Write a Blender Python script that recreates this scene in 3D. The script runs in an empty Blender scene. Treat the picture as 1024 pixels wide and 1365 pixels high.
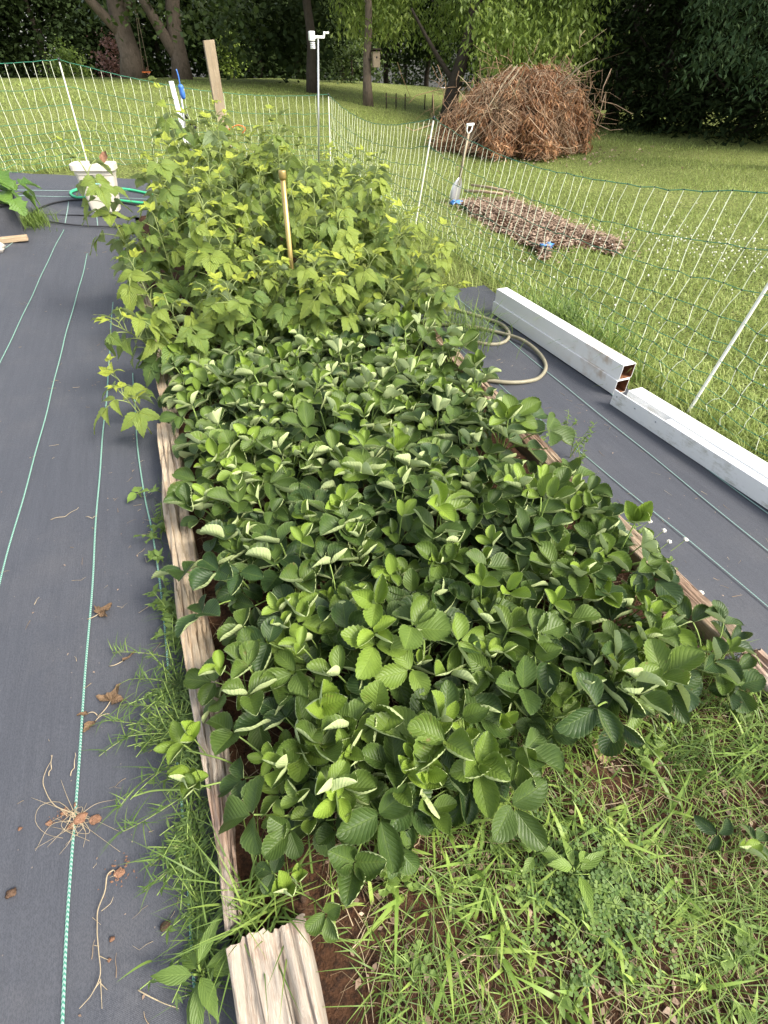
import bpy, math, random
import numpy as np
from mathutils import Vector, Matrix
R = math.radians
SC = bpy.context.scene
COL = SC.collection
rng = np.random.default_rng(7)
random.seed(7)

# ------------------------------------------------------------------ camera, sky, sun, exposure
F_PX, HOR, CAM_H = 657.0, 80.0, 1.4
PITCH = math.atan((682.5 - HOR) / F_PX)
YAW = math.atan((512 - 171) * math.cos(PITCH) / F_PX)
cam_d = bpy.data.cameras.new('camera')
cam_d.sensor_fit = 'HORIZONTAL'; cam_d.sensor_width = 36.0
cam_d.lens = F_PX / 1024 * 36.0
cam_d.clip_start = 0.02; cam_d.clip_end = 900
cam = bpy.data.objects.new('camera', cam_d); COL.objects.link(cam)
cam.location = (0, 0, CAM_H)
cam.rotation_euler = (math.pi / 2 - PITCH, 0, -YAW)
SC.camera = cam

SUN_EL, SUN_AZ = 45.0, 135.0          # azimuth clockwise from +Y (so 90 = from +X, the fence side)
w = bpy.data.worlds.new('World'); SC.world = w; w.use_nodes = True
wn = w.node_tree
sky = wn.nodes.new('ShaderNodeTexSky'); sky.sky_type = 'NISHITA'; sky.sun_disc = False
sky.sun_elevation = R(SUN_EL); sky.sun_rotation = R(SUN_AZ)
sky.air_density = 1.2; sky.dust_density = 3.0; sky.ozone_density = 1.0
bg = wn.nodes['Background']; bg.inputs['Strength'].default_value = 0.15
hs = wn.nodes.new('ShaderNodeHueSaturation'); hs.inputs['Saturation'].default_value = .45   # hazy, milky sky
wn.links.new(sky.outputs[0], hs.inputs['Color']); wn.links.new(hs.outputs[0], bg.inputs['Color'])
sun_d = bpy.data.lights.new('sun', 'SUN'); sun_d.energy = 2.5; sun_d.angle = R(22); sun_d.color = (1, .93, .80)
sun = bpy.data.objects.new('sun', sun_d); COL.objects.link(sun)
sd = Vector((math.sin(R(SUN_AZ)) * math.cos(R(SUN_EL)), math.cos(R(SUN_AZ)) * math.cos(R(SUN_EL)), math.sin(R(SUN_EL))))
sun.rotation_euler = sd.to_track_quat('Z', 'Y').to_euler()
sun.location = (6, -2, 9)
SC.view_settings.view_transform = 'Standard'; SC.view_settings.look = 'None'
SC.view_settings.exposure = 1.36; SC.view_settings.gamma = 1.0

# ------------------------------------------------------------------ picking helpers (pixel of the photograph -> point on a surface)
_fw = np.array([math.sin(YAW) * math.cos(PITCH), math.cos(YAW) * math.cos(PITCH), -math.sin(PITCH)])
_rt = np.array([math.cos(YAW), -math.sin(YAW), 0.0])
_up = np.cross(_rt, _fw)
_C = np.array([0, 0, CAM_H])
def ray(x, y):
    return _fw * F_PX + _rt * (x - 512) + _up * (682.5 - y)
def at_z(x, y, z=0.0):
    d = ray(x, y); return _C + d * ((z - CAM_H) / d[2])
def at_Y(x, y, Y):
    d = ray(x, y); return _C + d * (Y / d[1])
def T(X, Y):
    """height of the terrain: level near the camera, rising to the back left"""
    a = .090 * (np.asarray(Y, float) - 4.4) - .118 * np.asarray(X, float)
    s = .05 * np.logaddexp(0, a / .05)
    f = np.clip((np.asarray(Y, float) - 27) / 12, 0, 1); f = 1 - .95 * f * f * (3 - 2 * f)
    return np.tanh(s) * f - .05 * 3 * np.logaddexp(0, (np.asarray(Y, float) - 31) / 3)
def pick(x, y, off=0.0):
    d = ray(x, y); d = d / np.linalg.norm(d)
    t = np.linspace(.3, 120, 60000)
    p = _C[None] + d[None] * t[:, None]
    below = p[:, 2] < T(p[:, 0], p[:, 1]) + off
    i = np.argmax(below)
    if not below[i]: i = len(t) - 1
    return p[i]
def V(*a): return np.array(a, float)

# ------------------------------------------------------------------ object helpers
def mesh(name, v, f, uv=None, smooth=True, mats=(), mi=None):
    v = np.asarray(v, np.float32)
    me = bpy.data.meshes.new(name)
    if isinstance(f, np.ndarray):
        n, k = f.shape
        me.vertices.add(len(v)); me.vertices.foreach_set('co', v.ravel())
        me.loops.add(n * k); me.loops.foreach_set('vertex_index', f.astype(np.int32).ravel())
        me.polygons.add(n); me.polygons.foreach_set('loop_start', np.arange(0, n * k, k, dtype=np.int32))
        me.update(calc_edges=True)
    else:
        me.from_pydata([tuple(p) for p in v], [], [tuple(int(i) for i in q) for q in f]); me.update()
    for m in mats: me.materials.append(m)
    if mi is not None: me.polygons.foreach_set('material_index', np.asarray(mi, np.int32))
    if smooth: me.polygons.foreach_set('use_smooth', np.ones(len(me.polygons), bool))
    if uv is not None:
        l = me.uv_layers.new(name='UVMap')
        idx = np.empty(len(me.loops), np.int32); me.loops.foreach_get('vertex_index', idx)
        l.data.foreach_set('uv', np.asarray(uv, np.float32)[idx].ravel())
    return me
def link(name, me, parent=None, loc=(0, 0, 0), rot=(0, 0, 0), scale=1.0):
    o = bpy.data.objects.new(name, me); COL.objects.link(o)
    o.location = loc; o.rotation_euler = rot
    o.scale = (scale,) * 3 if np.isscalar(scale) else scale
    if parent is not None: o.parent = parent
    return o
def tag(o, label=None, cat=None, group=None, kind=None):
    if label: o['label'] = label
    if cat: o['category'] = cat
    if group: o['group'] = group
    if kind: o['kind'] = kind
    return o
def thing(name, label, cat, loc=(0, 0, 0), rot=(0, 0, 0), group=None, scale=1.0):
    return tag(link(name, None, None, loc, rot, scale), label, cat, group)

class MB:
    """collects shapes into one mesh"""
    def __init__(s): s.v = []; s.f = []; s.uv = []; s.m = []; s.n = 0
    def add(s, v, f, uv=None, m=0):
        v = np.asarray(v, float)
        s.v.append(v); s.f += [tuple(int(i) + s.n for i in q) for q in f]
        s.uv.append(np.zeros((len(v), 2)) if uv is None else np.asarray(uv, float))
        s.m += [m] * len(f); s.n += len(v); return s
    def box(s, c, size, rot=None, m=0):
        c = np.asarray(c, float); h = np.asarray(size, float) / 2
        p = np.array([[x, y, z] for x in (-1, 1) for y in (-1, 1) for z in (-1, 1)]) * h
        if rot is not None: p = p @ np.asarray(rot).T
        return s.add(p + c, [(0, 1, 3, 2), (4, 6, 7, 5), (0, 4, 5, 1), (2, 3, 7, 6), (0, 2, 6, 4), (1, 5, 7, 3)], None, m)
    def tube(s, pts, r, n=6, cap=True, m=0):
        pts = np.asarray(pts, float); k = len(pts)
        r = np.full(k, r) if np.isscalar(r) else np.asarray(r, float)
        t = np.gradient(pts, axis=0); t /= np.linalg.norm(t, axis=1)[:, None] + 1e-9
        a = np.array([0, 0, 1.0]) if abs(t[0][2]) < .9 else np.array([1.0, 0, 0])
        ring = []; u = np.cross(t[0], a); u /= np.linalg.norm(u)
        for i in range(k):
            u = u - t[i] * (u @ t[i]); u /= np.linalg.norm(u) + 1e-9
            w_ = np.cross(t[i], u)
            for j in range(n):
                q = 2 * math.pi * j / n
                ring.append(pts[i] + r[i] * (math.cos(q) * u + math.sin(q) * w_))
        f = [(i * n + j, i * n + (j + 1) % n, (i + 1) * n + (j + 1) % n, (i + 1) * n + j) for i in range(k - 1) for j in range(n)]
        uv = [(j / n, i / max(1, k - 1)) for i in range(k) for j in range(n)]
        if cap: f += [tuple(range(n - 1, -1, -1)), tuple((k - 1) * n + j for j in range(n))]
        return s.add(ring, f, uv, m)
    def build(s, name, mats, parent=None, loc=(0, 0, 0), rot=(0, 0, 0), smooth=True, bevel=0):
        if not isinstance(mats, (list, tuple)): mats = [mats]
        me = s.mesh(name, mats, smooth)
        o = link(name, me, parent, loc, rot)
        if bevel:
            b = o.modifiers.new('bevel', 'BEVEL'); b.width = bevel; b.segments = 2; b.limit_method = 'ANGLE'; b.angle_limit = R(40)
        return o
    def mesh(s, name, mats, smooth=True):
        return mesh(name, np.concatenate(s.v), s.f, np.concatenate(s.uv), smooth, mats, s.m)

def rot_z(a): c, s = math.cos(a), math.sin(a); return np.array([[c, -s, 0], [s, c, 0], [0, 0, 1.0]])
def rot_x(a): c, s = math.cos(a), math.sin(a); return np.array([[1.0, 0, 0], [0, c, -s], [0, s, c]])
def rot_y(a): c, s = math.cos(a), math.sin(a); return np.array([[c, 0, s], [0, 1.0, 0], [-s, 0, c]])
def bez(a, b, c, n):
    t = np.linspace(0, 1, n)[:, None]; a, b, c = map(lambda q: np.asarray(q, float), (a, b, c))
    return (1 - t) ** 2 * a + 2 * t * (1 - t) * b + t ** 2 * c
def spline(pts, n):
    """Catmull-Rom through pts"""
    p = np.asarray(pts, float); p = np.vstack([2 * p[0] - p[1], p, 2 * p[-1] - p[-2]])
    out = []
    for u in np.linspace(0, len(p) - 3 - 1e-6, n):
        i = int(u); t = u - i; a, b, c, d = p[i:i + 4]
        out.append(.5 * (2 * b + (c - a) * t + (2 * a - 5 * b + 4 * c - d) * t * t + (3 * b - a - 3 * c + d) * t ** 3))
    return np.array(out)

# ------------------------------------------------------------------ materials
class NT:
    def __init__(s, name):
        s.m = bpy.data.materials.new(name); s.m.use_nodes = True; s.t = s.m.node_tree
        s.b = s.t.nodes['Principled BSDF']; s.o = s.t.nodes['Material Output']
    def n(s, typ, **k):
        nd = s.t.nodes.new('ShaderNode' + typ)
        for a, b in k.items():
            if a.startswith('i_'): s.set(nd.inputs[a[2:].replace('_', ' ')], b)
            else: setattr(nd, a, b)
        return nd
    def set(s, sock, v):
        if hasattr(v, 'is_output') or isinstance(v, bpy.types.NodeSocket): s.t.links.new(v, sock)
        else: sock.default_value = v
    def math(s, op, a, b=0.0, c=0.0):
        nd = s.t.nodes.new('ShaderNodeMath'); nd.operation = op
        s.set(nd.inputs[0], a); s.set(nd.inputs[1], b); s.set(nd.inputs[2], c); return nd.outputs[0]
    def mix(s, f, a, b):
        nd = s.t.nodes.new('ShaderNodeMix'); nd.data_type = 'RGBA'
        s.set(nd.inputs[0], f)
        for sk, v in ((nd.inputs[6], a), (nd.inputs[7], b)):
            s.set(sk, v if isinstance(v, bpy.types.NodeSocket) else (*v, 1)[:4])
        return nd.outputs[2]
    def ramp(s, f, *stops):
        nd = s.t.nodes.new('ShaderNodeValToRGB'); s.set(nd.inputs[0], f)
        e = nd.color_ramp.elements
        while len(e) < len(stops): e.new(.5)
        for q, (p, c) in zip(e, stops): q.position = p; q.color = (*c, 1) if len(c) == 3 else c
        return nd.outputs[0]
    def noise(s, vec, scale, detail=4, rough=.55, dist=0):
        nd = s.n('TexNoise', i_Scale=scale, i_Detail=detail, i_Roughness=rough, i_Distortion=dist)
        if vec is not None: s.set(nd.inputs['Vector'], vec)
        return nd.outputs[0]
    def mapping(s, vec, scale=(1, 1, 1), rot=(0, 0, 0)):
        nd = s.n('Mapping'); s.set(nd.inputs[0], vec); nd.inputs['Scale'].default_value = scale; nd.inputs['Rotation'].default_value = rot
        return nd.outputs[0]
    def coord(s, k='Object'): return s.n('TexCoord').outputs[k]
    def bump(s, h, strength=.5, dist=.01):
        nd = s.n('Bump', i_Strength=strength, i_Distance=dist); s.set(nd.inputs['Height'], h)
        s.t.links.new(nd.outputs[0], s.b.inputs['Normal']); return nd.outputs[0]
    def base(s, c, rough=.6, spec=.4):
        s.set(s.b.inputs['Base Color'], c if isinstance(c, bpy.types.NodeSocket) else (*c, 1))
        s.set(s.b.inputs['Roughness'], rough); s.set(s.b.inputs['Specular IOR Level'], spec); return s.m

def plain(name, c, rough=.6, spec=.4, var=.25, scale=6, metal=0, bump=.0):
    m = NT(name); co = m.coord(); nz = m.noise(co, scale, 5)
    d = tuple(x * (1 - var) for x in c); e = tuple(min(1, x * (1 + var * .6)) for x in c)
    m.base(m.ramp(nz, (.3, d), (.7, e)), rough, spec); m.b.inputs['Metallic'].default_value = metal
    if bump: m.bump(m.noise(co, scale * 6, 6), bump, .005)
    return m.m

def leaf_mat(name, mature, young, under, rough=.38, veins=8, slant=.42, pucker=.55, vein_mix=.35, trans=.22, spec=.45, rim=0.0):
    """UV x across the blade, y along it; object colour R = how young the leaf is, on raspberries also painted top light"""
    m = NT(name)
    uv = m.n('SeparateXYZ'); m.set(uv.inputs[0], m.coord('UV'))
    u, v = uv.outputs[0], uv.outputs[1]
    a = m.math('MULTIPLY', m.math('ABSOLUTE', m.math('SUBTRACT', u, .5)), 2.0)
    ph = m.math('MULTIPLY', m.math('SUBTRACT', v, m.math('MULTIPLY', a, slant)), float(veins))
    tri = m.math('ABSOLUTE', m.math('SUBTRACT', m.math('MULTIPLY', m.math('FRACT', m.math('ADD', ph, 10.0)), 2.0), 1.0))
    side = m.math('POWER', tri, 9.0)
    mid = m.n('MapRange', interpolation_type='SMOOTHSTEP'); m.set(mid.inputs[0], a)
    mid.inputs[1].default_value = .085; mid.inputs[2].default_value = 0; mid.inputs[3].default_value = 0; mid.inputs[4].default_value = 1
    vein = m.math('MAXIMUM', m.math('MULTIPLY', side, m.math('SUBTRACT', 1.0, m.math('MULTIPLY', a, .55))), mid.outputs[0])
    oi = m.n('ObjectInfo'); sp = m.n('SeparateColor'); m.set(sp.inputs[0], oi.outputs['Color'])
    nz = m.noise(m.coord('Object'), 38, 3)
    yf = m.math('ADD', sp.outputs[0], m.math('MULTIPLY', m.math('SUBTRACT', nz, .5), .25))
    top = m.mix(yf, mature, young)
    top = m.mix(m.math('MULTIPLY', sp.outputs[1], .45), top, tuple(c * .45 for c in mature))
    top = m.mix(m.math('MULTIPLY', vein, vein_mix), top, tuple(min(1, c * 1.25 + .03) for c in young))
    rnd = oi.outputs['Random']
    top = m.mix(m.math('MULTIPLY', m.math('SUBTRACT', rnd, .35), .22), top, tuple(c_ * k_ for c_, k_ in zip(mature, (2.2, 1.75, 1.1))))
    blot = m.ramp(m.noise(m.coord('Object'), 55, 4, .7), (.60, (0, 0, 0)), (.67, (1, 1, 1)))
    edge_ = m.ramp(a, (.3, (.15,) * 3), (.95, (1,) * 3))
    top = m.mix(m.math('MULTIPLY', m.math('MULTIPLY', blot, edge_), m.ramp(m.math('FRACT', m.math('MULTIPLY', rnd, 7.13)), (.70, (0, 0, 0)), (.95, (.75,) * 3))), top, (.16, .10, .045))
    if rim:
        top = m.mix(m.math('MULTIPLY', m.ramp(a, (.90, (0, 0, 0)), (.98, (1, 1, 1))), rim), top, under)
    geo = m.n('NewGeometry')
    col = m.mix(geo.outputs['Backfacing'], top, under)
    m.base(col, m.mix(geo.outputs['Backfacing'], (rough,) * 3, (.7,) * 3), spec)
    h = m.math('SUBTRACT', m.math('MULTIPLY', m.math('SUBTRACT', 1.0, m.math('POWER', tri, 3.0)), .7), mid.outputs[0])
    h = m.math('ADD', h, m.math('MULTIPLY', m.noise(m.coord('Object'), 260, 2), .35))
    bn = m.bump(h, pucker, .004)
    tr = m.n('BsdfTranslucent'); m.set(tr.inputs[0], m.mix(.5, col, young)); m.t.links.new(bn, tr.inputs['Normal'])
    mx = m.n('MixShader'); mx.inputs[0].default_value = trans
    m.t.links.new(m.b.outputs[0], mx.inputs[1]); m.t.links.new(tr.outputs[0], mx.inputs[2])
    m.t.links.new(mx.outputs[0], m.o.inputs[0])
    return m.m

def blade_mat(name, stops, rough=.5, trans=.25, scale=.9, spec=.3):
    """many small blades in one mesh: colour wanders with place, UV x holds a random value per blade"""
    m = NT(name); co = m.coord(); uv = m.n('SeparateXYZ'); m.set(uv.inputs[0], m.coord('UV'))
    f = m.math('ADD', m.math('MULTIPLY', m.noise(co, scale, 3), .55), m.math('MULTIPLY', uv.outputs[0], .45))
    c = m.ramp(f, *stops)
    m.base(c, rough, spec)
    tr = m.n('BsdfTranslucent'); m.set(tr.inputs[0], c)
    mx = m.n('MixShader'); mx.inputs[0].default_value = trans
    m.t.links.new(m.b.outputs[0], mx.inputs[1]); m.t.links.new(tr.outputs[0], mx.inputs[2]); m.t.links.new(mx.outputs[0], m.o.inputs[0])
    return m.m

def wood_mat(name, light, dark, rot, grain=26, along='Y', redness=.5):
    m = NT(name); co = m.coord()
    sc = {'Y': (1, .06, 1), 'Z': (1, 1, .06), 'X': (.06, 1, 1)}[along]
    st = m.mapping(co, sc)
    g = m.noise(st, grain * 13, 6, .7); g2 = m.noise(st, grain * 3.2, 5, .65, .4)
    c = m.ramp(g, (.33, dark), (.52, tuple((a + b) / 2 for a, b in zip(light, dark))), (.68, light))
    c = m.mix(m.ramp(g2, (.42, (0, 0, 0)), (.6, (1, 1, 1))), c, tuple(x * .62 for x in light))
    big = m.noise(co, 7, 5, .6)
    c = m.mix(m.math('MULTIPLY', m.ramp(big, (.5, (0, 0, 0)), (.62, (1, 1, 1))), redness), c, rot)
    m.base(c, .85, .15)
    m.bump(m.math('ADD', m.math('MULTIPLY', g, 1.0), m.math('MULTIPLY', g2, .7)), .6, .005)
    return m.m

M = {}
M['straw_leaf'] = leaf_mat('strawberry_leaf', (.024, .052, .016), (.195, .285, .038), (.40, .47, .22), .46, 8, .42, .36, .14, .14, .3, .12)
M['rasp_leaf'] = leaf_mat('raspberry_leaf', (.088, .155, .034), (.420, .480, .060), (.28, .36, .19), .5, 8, .45, .9, .30, .3)
M['weed_leaf'] = leaf_mat('weed_leaf', (.055, .10, .024), (.20, .30, .05), (.2, .28, .1), .5, 7, .4, .4, .3, .3)
M['squash_leaf'] = leaf_mat('squash_leaf', (.05, .12, .02), (.16, .27, .04), (.2, .3, .12), .45, 7, .3, .8, .4, .25)
M['petiole'] = plain('petiole', (.20, .28, .07), .5, .3, .2, 20)
M['cane'] = plain('cane', (.22, .27, .09), .6, .3, .3, 14)

# soil, fabric
m = NT('soil'); co = m.coord(); n1 = m.noise(co, 5, 6, .65); n2 = m.noise(co, 60, 6, .7)
c = m.ramp(n1, (.3, (.055, .028, .016)), (.55, (.10, .050, .028)), (.75, (.15, .09, .055)))
c = m.mix(m.ramp(n2, (.45, (0, 0, 0)), (.6, (1, 1, 1))), c, (.045, .026, .018))
m.base(c, .95, .1); m.bump(m.math('ADD', n2, m.math('MULTIPLY', m.noise(co, 180, 4), .5)), 1.0, .02); M['soil'] = m.m

m = NT('landscape_fabric'); co = m.coord()
wv = m.n('TexWave', wave_type='BANDS', bands_direction='X', i_Scale=150.0, i_Distortion=.6); m.set(wv.inputs['Vector'], co)
wv2 = m.n('TexWave', wave_type='BANDS', bands_direction='Y', i_Scale=110.0, i_Distortion=.6); m.set(wv2.inputs['Vector'], co)
streak = m.noise(m.mapping(co, (9, .5, 1)), 5, 5, .6)
streak2 = m.noise(m.mapping(co, (40, 1.2, 1)), 5, 3, .6)
dust = m.noise(co, 2.3, 7, .65)
c = m.ramp(m.math('ADD', m.math('MULTIPLY', streak, .6), m.math('MULTIPLY', streak2, .4)), (.28, (.052, .055, .066)), (.72, (.072, .076, .090)))
c = m.mix(m.math('MULTIPLY', m.ramp(dust, (.5, (0, 0, 0)), (.75, (1, 1, 1))), .35), c, (.12, .115, .115))
fine = m.noise(m.mapping(co, (1, .45, 1)), 420, 2, .6)
c = m.mix(m.math('MULTIPLY', m.ramp(fine, (.40, (1, 1, 1)), (.56, (0, 0, 0))), .45), c, (.028, .030, .038))
specks = m.n('TexVoronoi', i_Scale=26.0); m.set(specks.inputs['Vector'], co)
c = m.mix(m.math('MULTIPLY', m.ramp(specks.outputs['Distance'], (.03, (1, 1, 1)), (.06, (0, 0, 0))), .55), c, (.25, .2, .16))
m.base(c, .62, .35)
m.bump(m.math('ADD', m.math('ADD', m.math('MULTIPLY', wv.outputs[1], .25), m.math('MULTIPLY', wv2.outputs[1], .25)), m.math('ADD', streak2, m.math('MULTIPLY', m.noise(co, 9, 4), 1.4))), .35, .006)
M['fabric'] = m.m

def thread_mat(name, a, b, freq):
    m = NT(name); uv = m.n('SeparateXYZ'); m.set(uv.inputs[0], m.coord('UV'))
    p = m.math('FRACT', m.math('ADD', m.math('MULTIPLY', uv.outputs[1], float(freq)), m.math('MULTIPLY', m.math('ABSOLUTE', m.math('SUBTRACT', uv.outputs[0], .5)), .9)))
    m.base(m.mix(m.ramp(p, (.42, (0, 0, 0)), (.55, (1, 1, 1))), a, b), .6, .3); return m.m
M['thread'] = thread_mat('green_thread', (.045, .19, .135), (.25, .36, .31), 110)
M['thread_pale'] = thread_mat('pale_thread', (.14, .28, .24), (.28, .36, .33), 110)
M['timber'] = wood_mat('timber_wood', (.58, .48, .36), (.34, .255, .17), (.28, .18, .11), 24, 'Y', .35)
M['timber_grey'] = wood_mat('timber_grey', (.55, .48, .40), (.23, .165, .12), (.25, .13, .085), 30, 'Y', .5)
M['timber_brown'] = wood_mat('timber_brown', (.44, .345, .25), (.23, .155, .10), (.16, .085, .06), 34, 'Y', .5)
M['plank'] = wood_mat('plank_wood', (.55, .42, .28), (.33, .23, .14), (.3, .2, .1), 20, 'X', .1)
M['stake'] = wood_mat('stake_wood', (.42, .34, .24), (.22, .165, .11), (.22, .16, .1), 22, 'Z', .4)
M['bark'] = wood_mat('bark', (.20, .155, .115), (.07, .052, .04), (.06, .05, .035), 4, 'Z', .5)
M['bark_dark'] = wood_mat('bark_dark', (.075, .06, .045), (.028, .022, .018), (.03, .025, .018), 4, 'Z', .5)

m = NT('white_vinyl'); co = m.coord(); d1 = m.noise(co, 9, 7, .7); d2 = m.noise(m.mapping(co, (1, .25, 1)), 45, 6, .7)
c = m.mix(m.ramp(m.math('MULTIPLY', d1, d2), (.27, (0, 0, 0)), (.42, (1, 1, 1))), (.80, .80, .79), (.46, .45, .38))
m.base(c, .35, .5); M['vinyl'] = m.m
m = NT('dirty_vinyl'); co = m.coord(); d1 = m.noise(co, 6, 7, .7); d2 = m.noise(co, 3.1, 4, .6)
yy_ = m.n('SeparateXYZ'); m.set(yy_.inputs[0], co)
c = m.mix(m.math('MULTIPLY', m.ramp(m.math('MULTIPLY', d1, d2), (.25, (0, 0, 0)), (.36, (1, 1, 1))), m.ramp(yy_.outputs[1], (.0, (.9,) * 3), (.30, (.45,) * 3), (.5, (.05,) * 3))), (.80, .79, .77), (.45, .33, .22))
m.base(c, .4, .5); M['vinyl_dirty'] = m.m
M['rust'] = plain('rusty_dirt', (.22, .10, .05), .9, .1, .5, 30)
M['hose'] = plain('tan_hose', (.26, .235, .16), .5, .4, .25, 20)
M['hose_green'] = plain('green_hose', (.05, .42, .20), .4, .5, .15)
M['black'] = plain('black_plastic', (.02, .02, .023), .5, .4, .3)
M['net_green'] = plain('net_green', (.03, .19, .115), .5, .4, .2)
M['net_white'] = plain('net_white', (.74, .78, .60), .5, .4, .05)
M['knot'] = plain('knot_black', (.012, .02, .02), .6, .3, .2)
M['post_white'] = plain('post_white', (.78, .78, .68), .4, .5, .06)
M['tub'] = plain('cream_plastic', (.64, .59, .50), .45, .4, .1, 5)
M['dirt_in'] = plain('dirt', (.25, .17, .11), .9, .1, .5, 25)
M['sticker'] = plain('teal_sticker', (.30, .62, .62), .4, .4, .1)
M['sticker_mark'] = plain('sticker_mark', (.02, .20, .24), .4, .4, .1)
M['dead_leaf'] = leaf_mat('dead_leaf', (.15, .098, .06), (.28, .19, .115), (.26, .18, .11), .8, 6, .4, .7, .2, .1, .15)
M['straw'] = blade_mat('dry_straw', ((.2, (.16, .10, .06)), (.5, (.34, .25, .15)), (.8, (.50, .41, .27))), .8, .1, 9)
M['metal'] = plain('grey_metal', (.45, .46, .47), .4, .5, .15, 8, .7)
M['brass'] = plain('brass', (.45, .33, .12), .35, .5, .15, 8, .6)
M['white'] = plain('white_plastic', (.80, .80, .78), .4, .4, .04)
M['blue'] = plain('blue_plastic', (.05, .16, .50), .4, .4, .15)
M['blue_tarp'] = plain('blue_tarp', (.10, .30, .72), .5, .4, .2, 30)
M['orange'] = plain('orange_twine', (.60, .16, .04), .7, .3, .2)
M['lawn'] = None
m = NT('lawn_ground'); co = m.coord(); n1 = m.noise(co, .55, 5, .6); n2 = m.noise(co, 9, 6, .7); n3 = m.noise(co, 45, 4, .7)
c = m.ramp(m.math('ADD', m.math('MULTIPLY', n1, .5), m.math('MULTIPLY', n2, .5)), (.32, (.11, .135, .034)), (.5, (.20, .24, .065)), (.68, (.30, .32, .11)))
c = m.mix(m.ramp(n3, (.42, (1, 1, 1)), (.55, (0, 0, 0))), c, (.050, .058, .020))
m.base(c, .9, .1); m.bump(n3, 1.0, .03); M['lawn'] = m.m
M['grass'] = blade_mat('grass_blade', ((.25, (.15, .19, .042)), (.5, (.26, .335, .082)), (.75, (.40, .45, .15))), .5, .3, .8)
M['weed_grass'] = blade_mat('weed_grass', ((.2, (.075, .125, .030)), (.5, (.15, .23, .05)), (.8, (.27, .36, .08))), .45, .3, 5)
M['broad_grass'] = blade_mat('broad_grass', ((.2, (.13, .21, .045)), (.5, (.21, .32, .06)), (.8, (.34, .44, .10))), .42, .32, 5)
M['clover'] = blade_mat('clover_leaf', ((.2, (.05, .095, .022)), (.5, (.09, .155, .034)), (.8, (.17, .24, .05))), .5, .2, 5)
M['flower'] = plain('clover_flower', (.78, .76, .66), .7, .2, .1)
M['brush_fol'] = blade_mat('dry_needles', ((.2, (.12, .055, .03)), (.5, (.36, .18, .085)), (.8, (.60, .38, .21))), .8, .15, 2.2)
M['twig'] = blade_mat('twigs', ((.2, (.13, .075, .042)), (.5, (.33, .205, .12)), (.8, (.54, .40, .27))), .8, .0, 3)
M['mulch'] = blade_mat('leaf_mulch', ((.2, (.13, .085, .06)), (.5, (.29, .205, .145)), (.8, (.46, .35, .26))), .85, .1, 6)
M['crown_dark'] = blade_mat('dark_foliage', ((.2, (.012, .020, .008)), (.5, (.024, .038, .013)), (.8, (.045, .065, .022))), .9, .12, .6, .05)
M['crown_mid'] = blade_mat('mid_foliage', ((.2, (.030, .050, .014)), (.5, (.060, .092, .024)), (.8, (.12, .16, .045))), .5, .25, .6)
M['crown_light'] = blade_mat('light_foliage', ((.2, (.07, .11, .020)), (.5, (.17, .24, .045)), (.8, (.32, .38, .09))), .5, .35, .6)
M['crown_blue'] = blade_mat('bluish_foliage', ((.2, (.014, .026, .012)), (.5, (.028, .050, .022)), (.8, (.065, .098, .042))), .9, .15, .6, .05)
M['crown_red'] = blade_mat('reddish_foliage', ((.2, (.10, .045, .035)), (.5, (.20, .10, .075)), (.8, (.34, .20, .16))), .6, .25, .6)
M['tan_wall'] = plain('tan_siding', (.48, .36, .24), .7, .3, .15, 3)
M['roof'] = plain('roof_shingle', (.09, .08, .075), .8, .2, .3, 8)
M['glass'] = plain('window_glass', (.03, .035, .04), .1, .6, .1)
M['car_paint'] = plain('car_paint', (.75, .75, .75), .3, .5, .03)
M['stone'] = plain('pale_stone', (.62, .58, .52), .8, .3, .25, 14, 0, .6)
M['clod'] = plain('clay_clod', (.22, .12, .075), .95, .1, .45, 40, 0, 1.0)
M['clod_pile_shade'] = plain('dark_clod_pile_shade', (.12, .075, .05), .95, .1, .45, 40, 0, 1.0)
M['root'] = plain('dry_root', (.36, .29, .19), .8, .2, .25, 30)

# ------------------------------------------------------------------ terrain and bed soil
def axis(*segs):
    return np.unique(np.concatenate([np.linspace(a, b, n) for a, b, n in segs]))
gx = axis((-160, -12, 18), (-12, 20, 120), (20, 260, 26)); gy = axis((-30, -3, 10), (-3, 30, 120), (30, 320, 34))
X, Y = np.meshgrid(gx, gy); nx, ny = len(gx), len(gy)
def grid_faces(nx, ny):
    i = (np.arange(ny - 1)[:, None] * nx + np.arange(nx - 1)[None]).ravel()
    return np.stack([i, i + 1, i + nx + 1, i + nx], 1)
Z = T(X, Y) - .012 + .02 * np.sin(X * 1.7 + .5 * Y) * np.sin(Y * 1.3) * np.clip((np.hypot(X, Y) - 3) / 4, 0, 1) - .012
Z = np.where((X > -.5) & (X < 2.2) & (Y < 6.5) & (Y > -2), Z - .01, Z)
tag(link('ground', mesh('ground', np.stack([X.ravel(), Y.ravel(), Z.ravel()], 1), grid_faces(nx, ny), None, True, [M['lawn']])), kind='structure',
    label='rising green lawn reaching back to the dark trees')

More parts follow.
